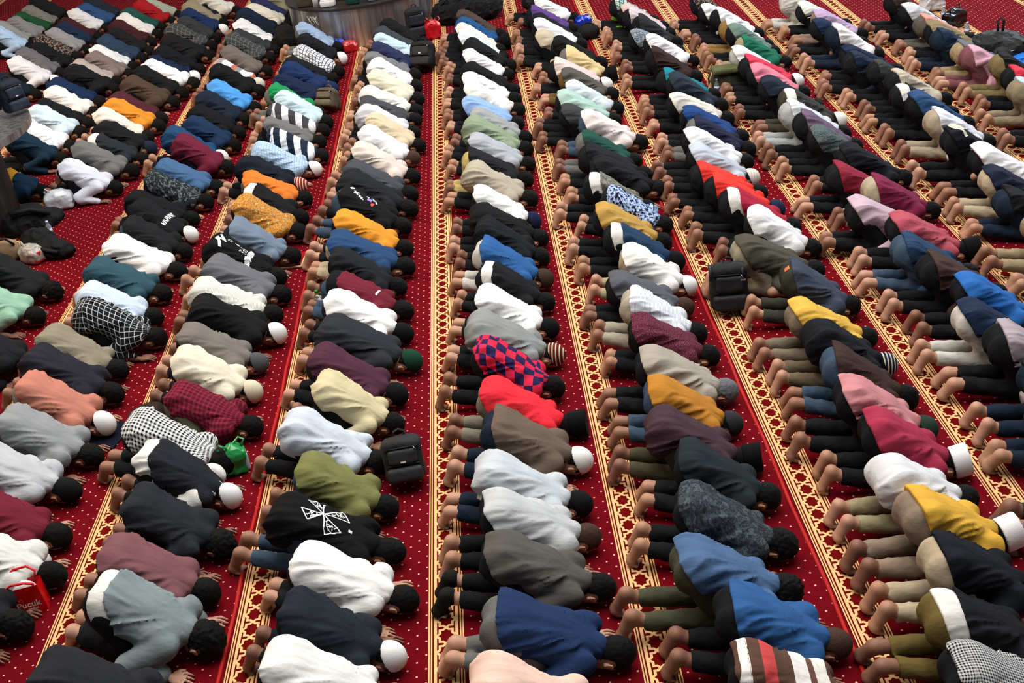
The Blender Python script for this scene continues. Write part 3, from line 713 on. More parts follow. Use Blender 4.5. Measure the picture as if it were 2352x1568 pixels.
PEOPLE = """
R -2
15 71 a8c4e2 light_blue k h
28 57 8c8c8c grey k h
59 46 7e7e80 dark_grey k h
74 34 1c4a2c dark_green k h
89 19 76746e taupe_grey k h
112 3 17181b black k h
R -1
20 172 12242e dark_teal k h
66 144 e4e6ee white k w
82 129 6a686e grey k h
110 112 15161a black k h
122 89 4a423c dark_floral k h flor_dark
148 73 8c8c90 grey k h
163 62 182840 navy k h
173 48 3e1a22 maroon k h
196 24 d8d8da white k h
217 14 2c4a74 denim_blue j h
245 1 20262e dark_grey k h
R 0
18 388 16304a navy k h yellowband
66 315 122a3c dark_blue k h long
92 286 eaeaf0 white k h
117 255 c8dce8 pale_blue k h
130 237 15161a black k h
150 212 e6e2e0 white k h
163 191 15294c navy k h
201 158 17191d black k h
212 139 b0a6a2 pinkish_grey k h
235 130 7e706e taupe k h
250 107 e4e8ee white k h
265 98 2a3e56 slate_blue k h
286 77 1a1b1e black k h
293 57 3e1c24 maroon k h
311 37 dedad6 off_white k h
319 26 1f4a44 dark_green k h
342 15 9a1820 red k h
360 1 9aa090 sage k h
R 1
-30 760 1a1c20 black k h
-20 655 8fb8a0 mint_green k h
28 600 1b1d20 black k H long
189 374 d6d8e4 white k h long
224 338 6e6e6c grey k h long
250 315 24282e charcoal k h Uw
273 284 15161a black k c:1a2436
270 260 e8e0d0 cream k h
288 249 d88a2c orange k h
301 222 4a1f2c maroon k h
337 180 4a3a30 brown k h
352 172 131416 black k h
378 150 e8e8ec white k h
383 133 14243e navy k w
398 115 14161c black k h
421 87 1c1d1f black k h
426 65 3c3d3e grey_plaid k h plaid_grey
444 46 34363a dark_grey k h
457 28 1a2c50 navy k w
459 17 8a8068 khaki k h
462 1 161719 black k h
487 -4 d6d4c8 off_white k h
R 2
-110 1330 1c1e22 black k H
-25 1225 dcdcd6 white k h
-8 1138 6e1f2e crimson k h long
15 1030 b9bcc0 light_grey k k short
84 951 8e9294 grey g h short
122 889 bd7a68 salmon e:8a8f84 w
145 817 25252e dark_slate k h
166 765 8a8270 taupe n h
247 715 1d2025 black_plaid k h plaid_black long
255 656 c3d3e6 light_blue k h long
276 604 2f4f5c teal k h
314 551 eceae6 white k h
339 513 1c1d20 black j h
357 469 17181b black k w printA
352 443 141518 black k h
390 409 33383b dark_paisley k h paisley
413 376 45648a denim_blue j h long
454 323 6a1e34 maroon k h
429 310 1e4468 blue k w
469 288 182e4c navy k h
485 250 101216 black k h
500 223 172030 navy k h
523 198 4d96dc sky_blue k h
528 163 121316 black k h
531 145 c8c4c4 striped_orange_and_white k s:c9c9cc stripes_orange
551 119 6a625c grey_brown k h
561 88 3a3d3c dark_grey_plaid k h plaid_grey
574 73 34383a charcoal k h
577 55 eceef2 white k h
587 38 16202c dark_navy k h
589 25 18263a navy k h
608 14 ddd8c8 cream k h
612 5 2a2c50 indigo k h
622 -3 8a8468 khaki k h
R 3
215 1527 23252a charcoal k h
325 1352 7f8a8c grey_jacket k H Uw big long
332 1259 7a5055 mauve k h
383 1146 24272d charcoal k H short
403 1040 22242b black_vest k w Uw wsleeve short
383 975 8e8e90 black_and_white_gingham k h gingham short
467 891 5a1626 red_plaid e:6b6a58 h plaid_red long
472 817 e0d8c2 cream k s:c8c0a8
485 757 77716a grey_taupe k c:4a4c50
523 700 141416 black k w
523 648 dcdcd2 white_pinstripe k h pin
543 610 6a6b72 grey k h
541 565 0f0f10 black k h printB
579 522 6f7f92 blue_grey n h
600 467 b87a3c orange_floral k h flor_orange
612 433 16171a black k h Uw
617 402 e0792e orange g h
605 366 171a25 dark_navy k s:8a3030
640 331 b8d0e8 light_blue_checked k w checkblue
660 312 1d2a3e navy_and_white_checked k h bignavy
660 272 6d6d6d grey k h
665 253 6a6a70 black_and_white_checked k h bigcheck
680 228 c4dbe4 pale_blue k h
660 214 1e8a50 green g h
680 178 15233f dark_navy k h
695 156 1a2e58 navy k c:1a2c50
700 134 15161a black k h
715 117 d5d8dd white_checked k h checkwhite
725 89 17171b black k w
718 66 93a9c6 grey_blue g h
R 4
728 1504 eaeae6 white k h long
748 1394 20262e dark_slate k w
779 1264 eceae8 white k h short hM
735 1164 0e0e0f black j h printC short hL
763 1068 767848 olive_green j h hM short
743 968 c8d0dc pale_blue k h long
794 877 cfc39c cream k h long
794 819 4d2a3a plum k k
824 744 2a2d33 charcoal k c:163a2c
819 681 efefee white k k
822 632 6e2030 maroon j h Ublk short
819 594 1c1e22 black k h
830 540 28466e blue e:b5a68c h
830 508 e2942f orange k h
830 453 131315 black j h printD
848 415 1e2024 black k h
855 382 43474d dark_grey j h
863 347 dccfc4 blush_white k h
875 302 e6e8ea white k b
888 276 d6c3a4 beige k h
875 250 d6d6dc pale_lilac k h
880 227 45454b dark_grey k h
883 205 dedfd8 ivory k h
893 175 dcd8c2 ivory k h
893 147 eeeef2 white k h
886 126 76767a grey k h
896 107 2a3052 indigo k h
906 83 bfd6e6 pale_blue k h
901 72 3b4046 charcoal k h
914 54 131417 black k h
R 5
1215 1537 e8c4b4 pale_pink k h
1244 1388 1f3358 navy g h long
1218 1233 56534f dark_grey k h long socks hM
1206 1134 c0c3c4 light_grey k b short hM
1196 1083 c3c9cf pale_grey n k2 hL
1200 965 6a5a4e brown_grey n w long hS
1185 887 ee2f3c bright_red e:7d7868 p hM long
1161 804 b02440 red_and_blue_checkered k h checker short
1161 732 8b8f8e grey k s:5c2020 long
1161 670 efefef white k k
1161 613 17181b black k h Uw
1156 565 2e5d98 blue w c:3c3028
1156 518 16181c black k h
1148 481 131416 black k h
1143 450 ececea white k c:1a2040
1131 390 b0a896 beige k h long
1125 356 1c1c20 black e:b8a468 h
1131 316 a9aeb6 light_grey k h
1125 287 8b9c82 sage_green k h
1131 259 9c9fa0 grey k h
1115 229 8fb0e4 light_blue k h
1115 201 eceae2 white k h
1110 176 f0f0f0 white k h
1110 155 111214 black k h
1105 124 f0f0f4 white k h
1108 100 17181a black k h
1092 86 d8ecea pale_mint k h
1086 68 e2dcd4 cream k h
1092 50 1f4f80 blue k p
1090 38 4a3a36 brown k h
R 6
1795 1500 5a3c34 striped_brown_white_and_red k h stripes_red
1760 1366 2e5a90 blue k b short
1652 1268 4d698f denim_blue e:4a4a38 H hM
1652 1141 3a4046 grey_camouflage k H camo_dark long
1639 1029 20272c dark_slate k h short
1583 966 46303a plum e:4a4632 p hL
1563 881 b57a2c mustard j c:2a2c30 hM long
1550 817 a49d90 light_taupe k gh
1524 730 4a2030 flecked_maroon k h fleck
1499 680 dfe4ee pale_striped e:a8a08e h pin
1473 631 55585f grey k b
1486 578 ecebe6 white e:a89c80 w
1455 528 1f3a56 dark_denim k k Uw
1430 490 b8934c tan k h
1440 441 7088b8 blue_and_black_patterned k h blot
1397 407 6b6a60 grey_camouflage k h camo Uw
1422 372 15161a black k h
1397 347 1a1b1f black k h
1379 309 1f4a40 dark_green g h
1389 272 e2d6d4 blush_white j h long
1338 245 3c3d40 dark_grey k h
1333 226 a9c6bc mint k h
1346 195 ccd6de pale_blue k h long
1333 157 55534e dark_grey e:6a5230 h
1318 148 d8c4c0 pale_pink k w
1330 121 d6bf8c cream_yellow g p long
1315 97 141414 black k h
1274 82 c0b39d beige k c:1a2a40
1269 57 e6e8f2 white k h
1264 43 17171a black k h
1256 25 5a3f80 purple k h
1262 -1 e8e8ea white k h
1240 -14 2a2c30 charcoal k h
R 7
2283 1477 5c5c5e houndstooth k h hound
2250 1385 16181c black e:6a5a30 h Uw
2224 1243 14171f black e:b8a78e h
2160 1136 d9a93f yellow e:8f7c6c wf short hS
2109 1070 dcdcde white e:9a9070 h hL
2066 965 a3304a crimson k wf long
2007 901 c68488 pink k c:24382e
1976 829 3a2a26 dark_brown j h
1930 757 15171c black e:6d604c s:1c2444 hL
1887 699 dcae4a yellow e:7d705f h hM
1859 620 3c4456 slate_blue e:34352c h hS
1767 553 4c493e olive_grey e:9a917c h
1775 491 e4e4e6 white k h long
1723 456 a8203a crimson k h Uw
1690 413 e8382f bright_red k c:1e2a44
1655 381 e8382f bright_red k h
1639 344 b9c2cf pale_blue_grey k s:dcdcd8
1626 315 e0e2e6 white k h
1634 278 20223a indigo g h
1624 258 1f3f78 blue k h
1593 217 d8d2ca cream k h
1580 186 26303c slate_navy k h
1568 169 147a8c teal k h
1529 125 33231f dark_brown k h
1524 91 e8e6ec white k h
1494 69 6a7480 grey_blue_gingham k h gingham_blue
1494 51 2a2a2e dark_grey k h
1473 28 cfc0c4 pale_pink k h
1466 18 d4b4b0 pale_rose k h
1443 4 8aa69c green_and_white_plaid k h plaid_green
R 8
2540 1080 1c1e20 black e:2c342e h
2475 930 16181c black n h
2430 850 1d1f22 black n h
2362 768 a89ca4 lavender_grey k h hS
2270 700 1c2a44 navy w h hM
2265 648 2a66b0 bright_blue k h
2186 596 43302c brown k h
2130 556 26405f denim_blue j h
2109 497 b0505e rose_pink k p long
2030 473 c4aab8 pale_lavender k h
2045 410 7a2444 maroon e:b0a48c h
1964 383 8a2438 crimson k h
1994 349 14161e black k h
1910 301 5c6a6c flecked_grey k h fleckg
1880 276 6a5870 mauve_grey k h
1854 250 d4dade white e:a8acac h
1849 221 3a3838 dark_grey e:3c3a2c w Uw
1798 188 1e2634 dark_navy k h
1770 156 e08094 pink_and_white k h
1755 133 d03850 red k w
1728 119 e6e6ea white e:b4b2b0 h
1736 89 1f6a54 green e:9a8e74 h
1710 69 6a8078 grey_green k h
1703 59 e4e6e8 white e:8a6a3c h long
1677 31 ececee white k h
1652 19 eaeaee white k h
1614 2 3c3440 dark_floral k h flor_dark
R 9
2420 500 1c2026 dark_slate n h
2460 560 24262a charcoal e:9a8a6c h
2365 432 17181c black n h
2320 391 1c2238 navy e:b8a98e h
2300 351 f0f0f2 white k h
2224 311 10121a black k h printE
2186 265 dfe3ee pale_lilac e:a89a84 h long
2142 227 2a4a74 blue k h
2104 200 14161c black k h Uw
2096 177 c2b8a6 beige k h long
2045 147 363b3a charcoal k h
1994 132 1c2840 navy k h
1990 109 12203a dark_navy k h
1946 76 f2f2f4 white n h
1910 48 1a2c48 navy k h
1915 30 b8a0c0 lavender e:8a7264 h
1880 10 dcdcd4 off_white k h
1841 -3 c8c6be white_robe w h
R 10
2440 300 1a1c1e black k h
2400 245 2a2c2e charcoal k h
2370 192 b8ccdc pale_blue e:8f8068 h
2360 165 d8384c coral_red k h
2321 135 1c1c1e black e:7a6a48 h
2262 119 dca8bc pink e:7a4a50 h
2244 96 6a6c74 grey e:a08c6c h
2173 75 1c3048 dark_blue n h
2186 60 8a7c5c olive_tan k h
2170 47 d49888 salmon e:5a544c h
2117 18 d8dce4 white_printed k h pin
2076 0 3c302a dark_brown k h
"""
ROWS = parse(); ALL = label_people(ROWS)
for p in ALL: add_person(p)

# ------------------------------------------------------------------ prints on shirt backs
M_PW = plain('print_white', 'e8e8e8', .8); M_PR = plain('print_red', 'd85048', .8); M_PV = plain('print_violet', '8f78c8', .8); M_PB = plain('print_cream', 'c8c2aa', .8)
def conform(body, smesh, polys, mat, name='print'):
    """polys: convex outlines (x along the spine, y across) laid onto the cloth of the back"""
    bvh = BVHTree.FromPolygons([v.co for v in smesh.vertices], [tuple(q.vertices) for q in smesh.polygons])
    bm = bmesh.new()
    for pl in polys:
        bm.faces.new([bm.verts.new((a, b, 0)) for a, b in pl])
    bmesh.ops.triangulate(bm, faces=bm.faces[:])
    for it in range(5):
        es = [e for e in bm.edges if e.calc_length() > .014]
        if not es: break
        bmesh.ops.subdivide_edges(bm, edges=es, cuts=1); bmesh.ops.triangulate(bm, faces=[f_ for f_ in bm.faces if len(f_.verts) > 3])
    for v in bm.verts:
        hit = bvh.ray_cast(Vector((v.co.x, v.co.y, 1.0)), Vector((0, 0, -1)))
        if hit[0] is not None: v.co = hit[0] + hit[1] * .0035
    m = bpy.data.meshes.new(name); bm.to_mesh(m); bm.free()
    return ob(name, m, mat, parent=body, kind='stuff' if len(polys) > 1 else None)

def stroke(pts, wd):
    out = []
    for a, b in zip(pts[:-1], pts[1:]):
        a = np.array(a, float); b = np.array(b, float); d = b - a; d /= np.linalg.norm(d); n = np.array([-d[1], d[0]]) * wd / 2
        out.append([tuple(a - n), tuple(b - n), tuple(b + n), tuple(a + n)])
    return out
def glyph(x, y, s, r):
    o = []
    for k in range(4):
        a = (x + r.uniform(-s, s), y + r.uniform(-s, s)); b = (x + r.uniform(-s, s), y + r.uniform(-s, s))
        if abs(a[0] - b[0]) + abs(a[1] - b[1]) > s * .4: o += stroke([a, b], s * .42)
    return o
rp = random.Random(4)
for kind, body, sm_, p in PRINTS:
    if kind == 'printA':       # white lettering across the shoulders
        o = []
        for i in range(9):
            y = -.13 + .03 * i; o += stroke([(.205, y), (.25, y)], .008)
            o += stroke([(.205 + .045 * (i % 2), y), (.25 - .045 * (i % 2), y + .02)], .008)
            if i % 3 == 0: o += stroke([(.225, y), (.225, y + .02)], .007)
        conform(body, sm_, o, M_PW)
    if kind == 'printB':       # white brush drawing and columns of characters
        o = []
        for k in range(7): o += stroke([(-.08 + .01 * k, .05 + rp.uniform(-.03, .03)), (-.05 + .012 * k, .0 + rp.uniform(-.03, .03))], .018)
        o += stroke([(-.08, .02), (-.03, -.04), (.0, -.12)], .024)
        for i in range(2):
            for j in range(2): o += glyph(.03 + .022 * i, .02 + .022 * j, .009, rp)
        o += [[(.08, .03), (.125, .015), (.125, .04)]]
        for i in range(3):
            for j in range(3): o += glyph(.145 + .02 * i, -.04 + .025 * j, .009, rp)
        for k in range(11): o += stroke([(.20 + .006 * rp.random(), .06 - .018 * k), (.235 + .01 * rp.random(), .045 - .018 * k)], .013)
        o += stroke([(.20, -.06), (.205, -.13)], .014)
        conform(body, sm_, o, M_PW)
    if kind == 'printC':       # outlined four-armed cross with scratch lines
        o = []; c = (.10, .0)
        for q in range(4):
            a0 = q * math.pi / 2 + .55
            L = (.13, .12, .11, .13)[q]
            A = (c[0] + L * math.cos(a0 - .36), c[1] + L * math.sin(a0 - .36)); B = (c[0] + L * math.cos(a0 + .36), c[1] + L * math.sin(a0 + .36))
            M1 = (c[0] + .045 * math.cos(a0 - .30), c[1] + .045 * math.sin(a0 - .30)); M2 = (c[0] + .045 * math.cos(a0 + .30), c[1] + .045 * math.sin(a0 + .30))
            o += stroke([c, M1, A, B, M2, c], .0068)
            for k in range(15):
                t = .3 + .6 * rp.random(); w2 = .2 * rp.uniform(-1, 1)
                e = (c[0] + L * t * math.cos(a0 + w2), c[1] + L * t * math.sin(a0 + w2))
                o += stroke([e, (e[0] + rp.uniform(-.02, .02), e[1] + rp.uniform(-.02, .02) + .004)], .0045)
        o += [[(.235, -.052), (.252, -.052), (.252, -.034), (.235, -.034)]]
        conform(body, sm_, o, M_PW)
    if kind == 'printD':       # small row of symbols
        conform(body, sm_, [[(-.02, .05), (-.005, .02), (.02, .06), (.005, .09)]] + stroke([(.03, .02), (.06, -.02)], .016) + stroke([(.03, -.02), (.065, .02)], .016)
                + glyph(.09, -.02, .02, rp) + glyph(.095, -.03, .02, rp) + stroke([(.16, .07), (.20, .045), (.215, .0)], .013) + stroke([(.185, .05), (.185, .02)], .012) + [[(.12, .035), (.142, .035), (.142, .06), (.12, .06)]], M_PW)
        conform(body, sm_, [[(.14, -.02), (.175, -.02), (.18, .03), (.14, .03)]], M_PV)
        conform(body, sm_, [[(.19, -.07), (.20, -.04), (.185, -.02), (.175, -.05)]] + stroke([(.18, -.06), (.20, -.02)], .012), M_PR)
    if kind == 'printE':       # pale patch low on the back, small triangles above
        o = [[(-.13, .10), (-.02, .12), (.02, .0), (-.03, -.06), (-.10, -.02)], [(-.10, -.02), (-.03, -.06), (.0, -.13), (-.03, -.15)]]
        conform(body, sm_, o, M_PB)
        conform(body, sm_, [[(.03, .09), (.07, .06), (.055, .045)], [(.12, .08), (.16, .05), (.145, .035)]] + stroke([(.10, .03), (.11, -.02), (.14, -.03)], .008) + [[(.22, .05), (.23, .05), (.23, .06), (.22, .06)]], M_PW)
for p in ALL:                 # small print at the nape of the maroon T-shirt, leather label on jeans
    if p['row'] == 4 and p['name'] == 'maroon': conform(p['obj'], p['shirt_mesh'], stroke([(.235, -.05), (.245, .04)], .014), M_PW)
    if p['name'] == 'slate blue' and p['row'] == 7 or (p['row'] == 4 and p['name'] == 'maroon'):
        hz = p['lib']['P']['hip']
        tm = p['lib']['trousers'][0]
        conform(p['obj'], tm, [[(hz[0] - .085, -.03), (hz[0] - .045, -.03), (hz[0] - .045, .025), (hz[0] - .085, .025)]], plain('leather_label', 'b8683c', .7), 'leather_label')

# ------------------------------------------------------------------ bags and belongings
def P3(x, y): a = px(x, y, CT); return (a[0], a[1], CT)
def sdf_mesh(name, lo, hi, h, fn, amp=0.0, fq=12, seed=0.0, zcut=True):
    f = Field(lo, hi, h); fn(f); X, Y, Z = f.grid()
    if amp:
        n = vnoise(X * fq + seed, Y * fq + 3, Z * fq + 7); n2 = vnoise(X * fq * 2.3 + seed, Y * fq * 2.3, Z * fq * 2.3)
        f.F = (f.F - amp * ((1 - np.abs(2 * n - 1)) ** 2 + .5 * (1 - np.abs(2 * n2 - 1)) - .5)).astype(np.float32)
    if zcut: f.keep(Z - .002 + 0 * f.F)
    V, Q = f.mesh(); return new_mesh(name, V, Q)

def backpack(loc, rz, label, hx='1b1c1d', hp='242526', w=.30, d=.17, h=.42, lean=.25, group=None, patch=True, buckle=False):
    r = thing('backpack', loc, rz, label, 'backpack', group)
    fab = plain('bagcloth_' + hx, hx, .75, .25, bump=.5); fab2 = plain('bagcloth_' + hp, hp, .7, .3, bump=.4); met = plain('zip_metal', 'b8b8ba', .3, .5, .9)
    def body(f): f.rbox((0, 0, h * .5), (w / 2, d / 2, h / 2), .055); f.ell((0, -.01, h * .9), (w * .42, d * .5, h * .14), .05)
    def tilt(o): o.rotation_euler = (-lean, 0, 0); o.location = (0, 0, .02 + .5 * d * math.sin(abs(lean))); return o
    tilt(ob('body', sdf_mesh('bp_body', (-w, -d, 0), (w, d, h * 1.15), .012, body, .008, 9, w * 31), fab, r))
    tilt(ob('lower_pocket', sdf_mesh('bp_low', (-w, -d, 0), (w, d, h), .010, lambda f: f.rbox((0, -d * .5, h * .20), (w * .44, .045, h * .17), .03), .005, 12, 2), fab2, r))
    tilt(ob('upper_pocket', sdf_mesh('bp_up', (-w, -d, 0), (w, d, h), .010, lambda f: f.rbox((0, -d * .5, h * .62), (w * .36, .030, h * .18), .022), .004, 12, 5), fab2, r))
    for zz in (.42, .82):
        tilt(ob('zip', tube_mesh('zip', [(-w * .42, -d * .53, h * zz), (-w * .2, -d * .60, h * (zz + .015)), (w * .2, -d * .60, h * (zz + .015)), (w * .42, -d * .53, h * zz)], .006, 6), plain('zip_tape', '0d0d0e', .5), r))
    tilt(ob('zip_pull', tube_mesh('zip_pull', [(w * .30, -d * .62, h * .83), (w * .36, -d * .64, h * .76)], .004, 6), met, r))
    tilt(ob('handle', tube_mesh('handle', [(-.04, 0, h), (-.035, 0, h + .05), (0, 0, h + .065), (.035, 0, h + .05), (.04, 0, h)], .010, 8), fab, r))
    for s in (-1, 1):
        tilt(ob('shoulder_strap', tube_mesh('strap', [(s * .07, d * .5, h * .95), (s * .10, d * .5 + .05, h * .6), (s * .13, d * .5 + .03, h * .15)], .018, 8), fab, r))
    if patch: tilt(ob('logo_patch', box_mesh('patch', -.018, .018, -d * .5 - .036, -d * .5 - .028, h * .49, h * .525), plain('patch_white', 'c8c6c0', .6), r))
    if buckle:
        for s in (-.5, .35): tilt(ob('buckle_strap', tube_mesh('bstrap', [(w * s, -d * .1, h * 1.02), (w * s, -d * .55, h * .93), (w * s, -d * .60, h * .74)], .013, 6), fab2, r))
        tilt(ob('buckle', box_mesh('buckle', w * .35 - .022, w * .35 + .022, -d * .68, -d * .60, h * .70, h * .735), met, r))
    return r

def carrier(loc, rz, label, hx, w=.2, d=.14, h=.22, rough=.25, loops=2, group=None, name='plastic_bag', amp=.016, white=None):
    r = thing(name, loc, rz, label, 'bag', group)
    m = plain('film_' + hx, hx, rough, .5)
    def body(f):
        f.rbox((0, 0, h * .40), (w / 2, d / 2, h * .40), .05, .0); f.ell((0, 0, h * .78), (w * .34, d * .42, h * .20), .05)
    ob('body', sdf_mesh('sack', (-w, -d * 1.2, 0), (w, d * 1.2, h * 1.3), .009, body, amp, 13, w * 77 + h * 13), m, r)
    for i in range(loops):
        s = (-1, 1)[i]; x = s * w * .28
        ob('handle', tube_mesh('loop', [(x - .02, s * .01, h * .80), (x - .03 + s * .01, s * .02, h * 1.0), (x + s * .02, s * .02, h * 1.14), (x + .035 + s * .015, s * .03, h * 1.0), (x + .02, s * .01, h * .80)], [.014, .010, .008, .010, .014], 6), m, r)
    if white: ob('side_panel', sdf_mesh('panel', (-w, -d, 0), (w, d, h), .009, lambda f: f.rbox((w * .44, 0, h * .38), (.016, d * .4, h * .3), .01), .004), plain('film_' + white, white, .4), r)
    return r

def lathe(name, prof, n=16):
    V, Fc = [], []
    for (rr, z) in prof:
        for k in range(n): V.append((rr * math.cos(2 * math.pi * k / n), rr * math.sin(2 * math.pi * k / n), z))
    for i in range(len(prof) - 1):
        for k in range(n): k2 = (k + 1) % n; Fc.append((i * n + k, i * n + k2, (i + 1) * n + k2, (i + 1) * n + k))
    Fc.append(tuple(range(n - 1, -1, -1))); Fc.append(tuple(range((len(prof) - 1) * n, len(prof) * n)))
    return new_mesh(name, V, Fc)
_BB = lathe('bottle_body', [(.028, 0), (.032, .008), (.032, .05), (.029, .06), (.032, .07), (.032, .125), (.028, .15), (.014, .175), (.013, .19)])
_BC = lathe('bottle_cap', [(.0155, 0), (.0155, .016), (.013, .019)])
_BL = lathe('bottle_label', [(.0328, .072), (.0328, .118)])
def bottle(loc, label, cap='c8d4f0', lab='b8c8e8', fill='c8d2d8', s=1.0):
    r = thing('water_bottle', loc, 0, label, 'bottle', 'drinking water bottles'); r.scale = (s, s, s)
    ob('body', _BB, plain('pet_' + fill, fill, .08, .5, trans=.75), r); ob('cap', _BC, plain('cap_' + cap, cap, .4), r, loc=(0, 0, .188)); ob('label', _BL, plain('lab_' + lab, lab, .5), r)
    return r

def soft(loc, rz, label, hx, prims, cat='bag', name='cloth_bag', amp=.018, rough=.85, extra=None, hi=(.5, .4, .45)):
    r = thing(name, loc, rz, label, cat)
    def body(f):
        for pr in prims: f.ell(*pr) if len(pr) > 1 else None
    ob('body', sdf_mesh('soft', (-hi[0], -hi[1], 0), hi, .012, body, amp, 10, hi[0] * 7 + len(label)), plain('soft_' + hx, hx, rough, .2, bump=.4), r)
    if extra: extra(r)
    return r
def strap_on(h, pts, rr=.012):
    return lambda r: ob('strap', tube_mesh('strap', pts, rr, 7), plain('strap_' + h, h, .7), r)

backpack(P3(938, 1116), .10, 'black backpack standing upright on bare carpet beside the pale blue shirt', w=.275, d=.18, h=.30, lean=.42)
backpack(P3(1676, 716), -.10, 'black roll-top backpack on the star border behind khaki trousers', hx='121315', hp='18191f', w=.31, d=.17, h=.38, lean=.2, patch=False, buckle=True)
backpack(P3(962, 88), .2, 'dark navy backpack leaning on the steel column base', hx='15181f', hp='1a1e28', w=.32, d=.18, h=.44, lean=.1, patch=False)
backpack(P3(972, 168), -.3, 'black backpack slumped before the row beside the grey shirts', hx='101112', hp='18191b', w=.34, d=.22, h=.36, lean=.55)
backpack(P3(752, 262), -.4, 'brown and black backpack among heads by the red carpet edge', hx='4c4236', hp='5c5040', w=.28, d=.2, h=.26, lean=.6, patch=False)
soft(P3(2290, 132), -.35, 'large black backpack lying on the empty crimson carpet', '141516', [((0, 0, .15), (.36, .24, .18)), ((.12, -.12, .14), (.2, .16, .13)), ((-.2, 0, .12), (.2, .2, .13))], cat='backpack', name='backpack', amp=.022, rough=.6, hi=(.6, .5, .45),
     extra=lambda r: [ob('handle', tube_mesh('handle', [(-.02, 0, .3), (-.03, .02, .45), (0, .03, .5), (.04, .02, .45), (.03, 0, .3)], .016, 7), plain('bagcloth_161718', '161718', .7), r), ob('shoulder_strap', tube_mesh('strap', [(.15, -.2, .22), (.3, -.15, .24), (.38, 0, .1)], .022, 7), plain('bagcloth_161718', '161718', .7), r), ob('front_pocket', sdf_mesh('bpk', (-.4, -.5, 0), (.5, .3, .4), .012, lambda f: f.ell((.08, -.22, .12), (.17, .08, .10), 0), .008), plain('bagcloth_242526', '242526', .6, bump=.4), r), ob('zip_pull', tube_mesh('zp', [(.12, -.30, .17), (.17, -.29, .18)], .005, 5), plain('zip_metal', 'b8b8ba', .3, .5, .9), r)])
carrier(P3(545, 1082), .3, 'bright green plastic carrier bag in front of the gingham shirt', '12813c', .19, .14, .24, white='b8c4dc')
carrier(P3(998, 88), 0, 'red plastic bag standing beside the navy backpack by the column', 'b0101f', .24, .16, .30)
carrier(P3(806, 118), .2, 'small red plastic bag at the foot of the steel column', 'a81420', .24, .18, .17, loops=1)
carrier(P3(784, 118), .5, 'bright blue plastic bag tucked against the steel column base', '1238b8', .16, .12, .20, loops=1)
carrier(P3(746, 130), .5, 'tan bag with dark straps against the steel column base', '7a6238', .26, .15, .26, rough=.8)
carrier(P3(142, 478), .15, 'white plastic bag set on the carpet before the black jackets', 'c8ccd2', .32, .22, .24, loops=1, amp=.010)
carrier(P3(1340, 60), .4, 'shiny blue plastic bag lying on the star border by bare feet', '0c2cae', .26, .16, .16, loops=1)
soft(P3(1352, 88), 0, 'round black helmet bag on the carpet edge behind the blue bag', '131415', [((0, 0, .10), (.17, .14, .12))], amp=.008, extra=strap_on('131415', [(-.1, 0, .2), (0, 0, .245), (.1, 0, .2)]))
carrier(P3(1418, 58), .2, 'leaf green plastic bag beside white trousers and bare feet', '4a8a1c', .14, .12, .22, loops=1)
carrier(P3(1425, 78), 1.0, 'green plastic bag nearest the black trousers with bare feet', '4a8a1d', .20, .12, .12, loops=1)
carrier(P3(2140, 24), .1, 'white plastic bag standing on the empty crimson carpet edge', 'd8dade', .32, .2, .30)
carrier(P3(2190, 62), .6, 'glossy black and white bag beside the salmon shirt', '101012', .34, .18, .26, white='d0d0d4')
soft(P3(2335, 150), .2, 'folded bright blue cloth on the carpet at the right edge', '1c6ad0', [((0, 0, .03), (.22, .14, .06)), ((.08, .02, .07), (.12, .1, .05))], cat='cloth', name='folded_cloth', amp=.02, extra=lambda r: ob('fold', tube_mesh('fold', [(-.15, -.05, .07), (0, -.06, .1), (.15, -.03, .09)], .02, 7), plain('soft_1c6ad1', '2a7ae0', .8), r))
def bag_mark(r): ob('white_mark', tube_mesh('mark', [(-.06, -.10, .10), (.0, -.06, .135), (.06, -.05, .14)], .016, 8), plain('mark_white', 'e0e0d8', .6), r)
soft(P3(345, 968), .4, 'dark brown shoulder bag with white mark behind the gingham shirt', '241a16', [((0, 0, .07), (.16, .12, .08))], amp=.01, extra=bag_mark)
soft(P3(222, 242), .1, 'small black pouch with pale tag beside the orange shirt', '101012', [((0, 0, .07), (.15, .10, .08))], amp=.008, extra=lambda r: ob('tag', box_mesh('tag', -.13, -.08, -.11, -.09, .06, .10), plain('tag_white', 'c8c8c8'), r))
soft(P3(1672, 210), -.05, 'olive canvas bag standing beside bare feet and water bottles', '3a3c26', [((0, 0, .16), (.21, .11, .17)), ((0, 0, .06), (.20, .12, .08))], amp=.012, extra=lambda r: [ob('flap', sdf_mesh('flap', (-.3, -.2, 0), (.3, .2, .4), .011, lambda f: f.rbox((0, -.03, .30), (.20, .11, .035), .03), .008), plain('soft_olive_flap', '4c5030', .8), r), ob('strap', tube_mesh('strap', [(-.18, .1, .3), (-.22, .14, .15), (-.2, .16, .02)], .012, 6), plain('soft_olive_flap', '4c5030', .8), r)])
soft(P3(1200, 150), .2, 'small camouflage pouch lying on the star border by feet', '4a4834', [((0, 0, .05), (.14, .09, .06))], amp=.012, extra=strap_on('2c2a20', [(-.1, 0, .08), (0, .02, .12), (.1, 0, .08)]))
soft(P3(66, 528), .9, 'black jacket heaped against the dark column at left', '0f1012', [((0, 0, .12), (.28, .16, .16)), ((.2, -.1, .07), (.2, .13, .10))], cat='jacket', name='jacket', amp=.03, hi=(.7, .5, .5), extra=strap_on('0f1012', [(-.2, -.1, .3), (0, -.17, .28), (.2, -.2, .16)], .03))
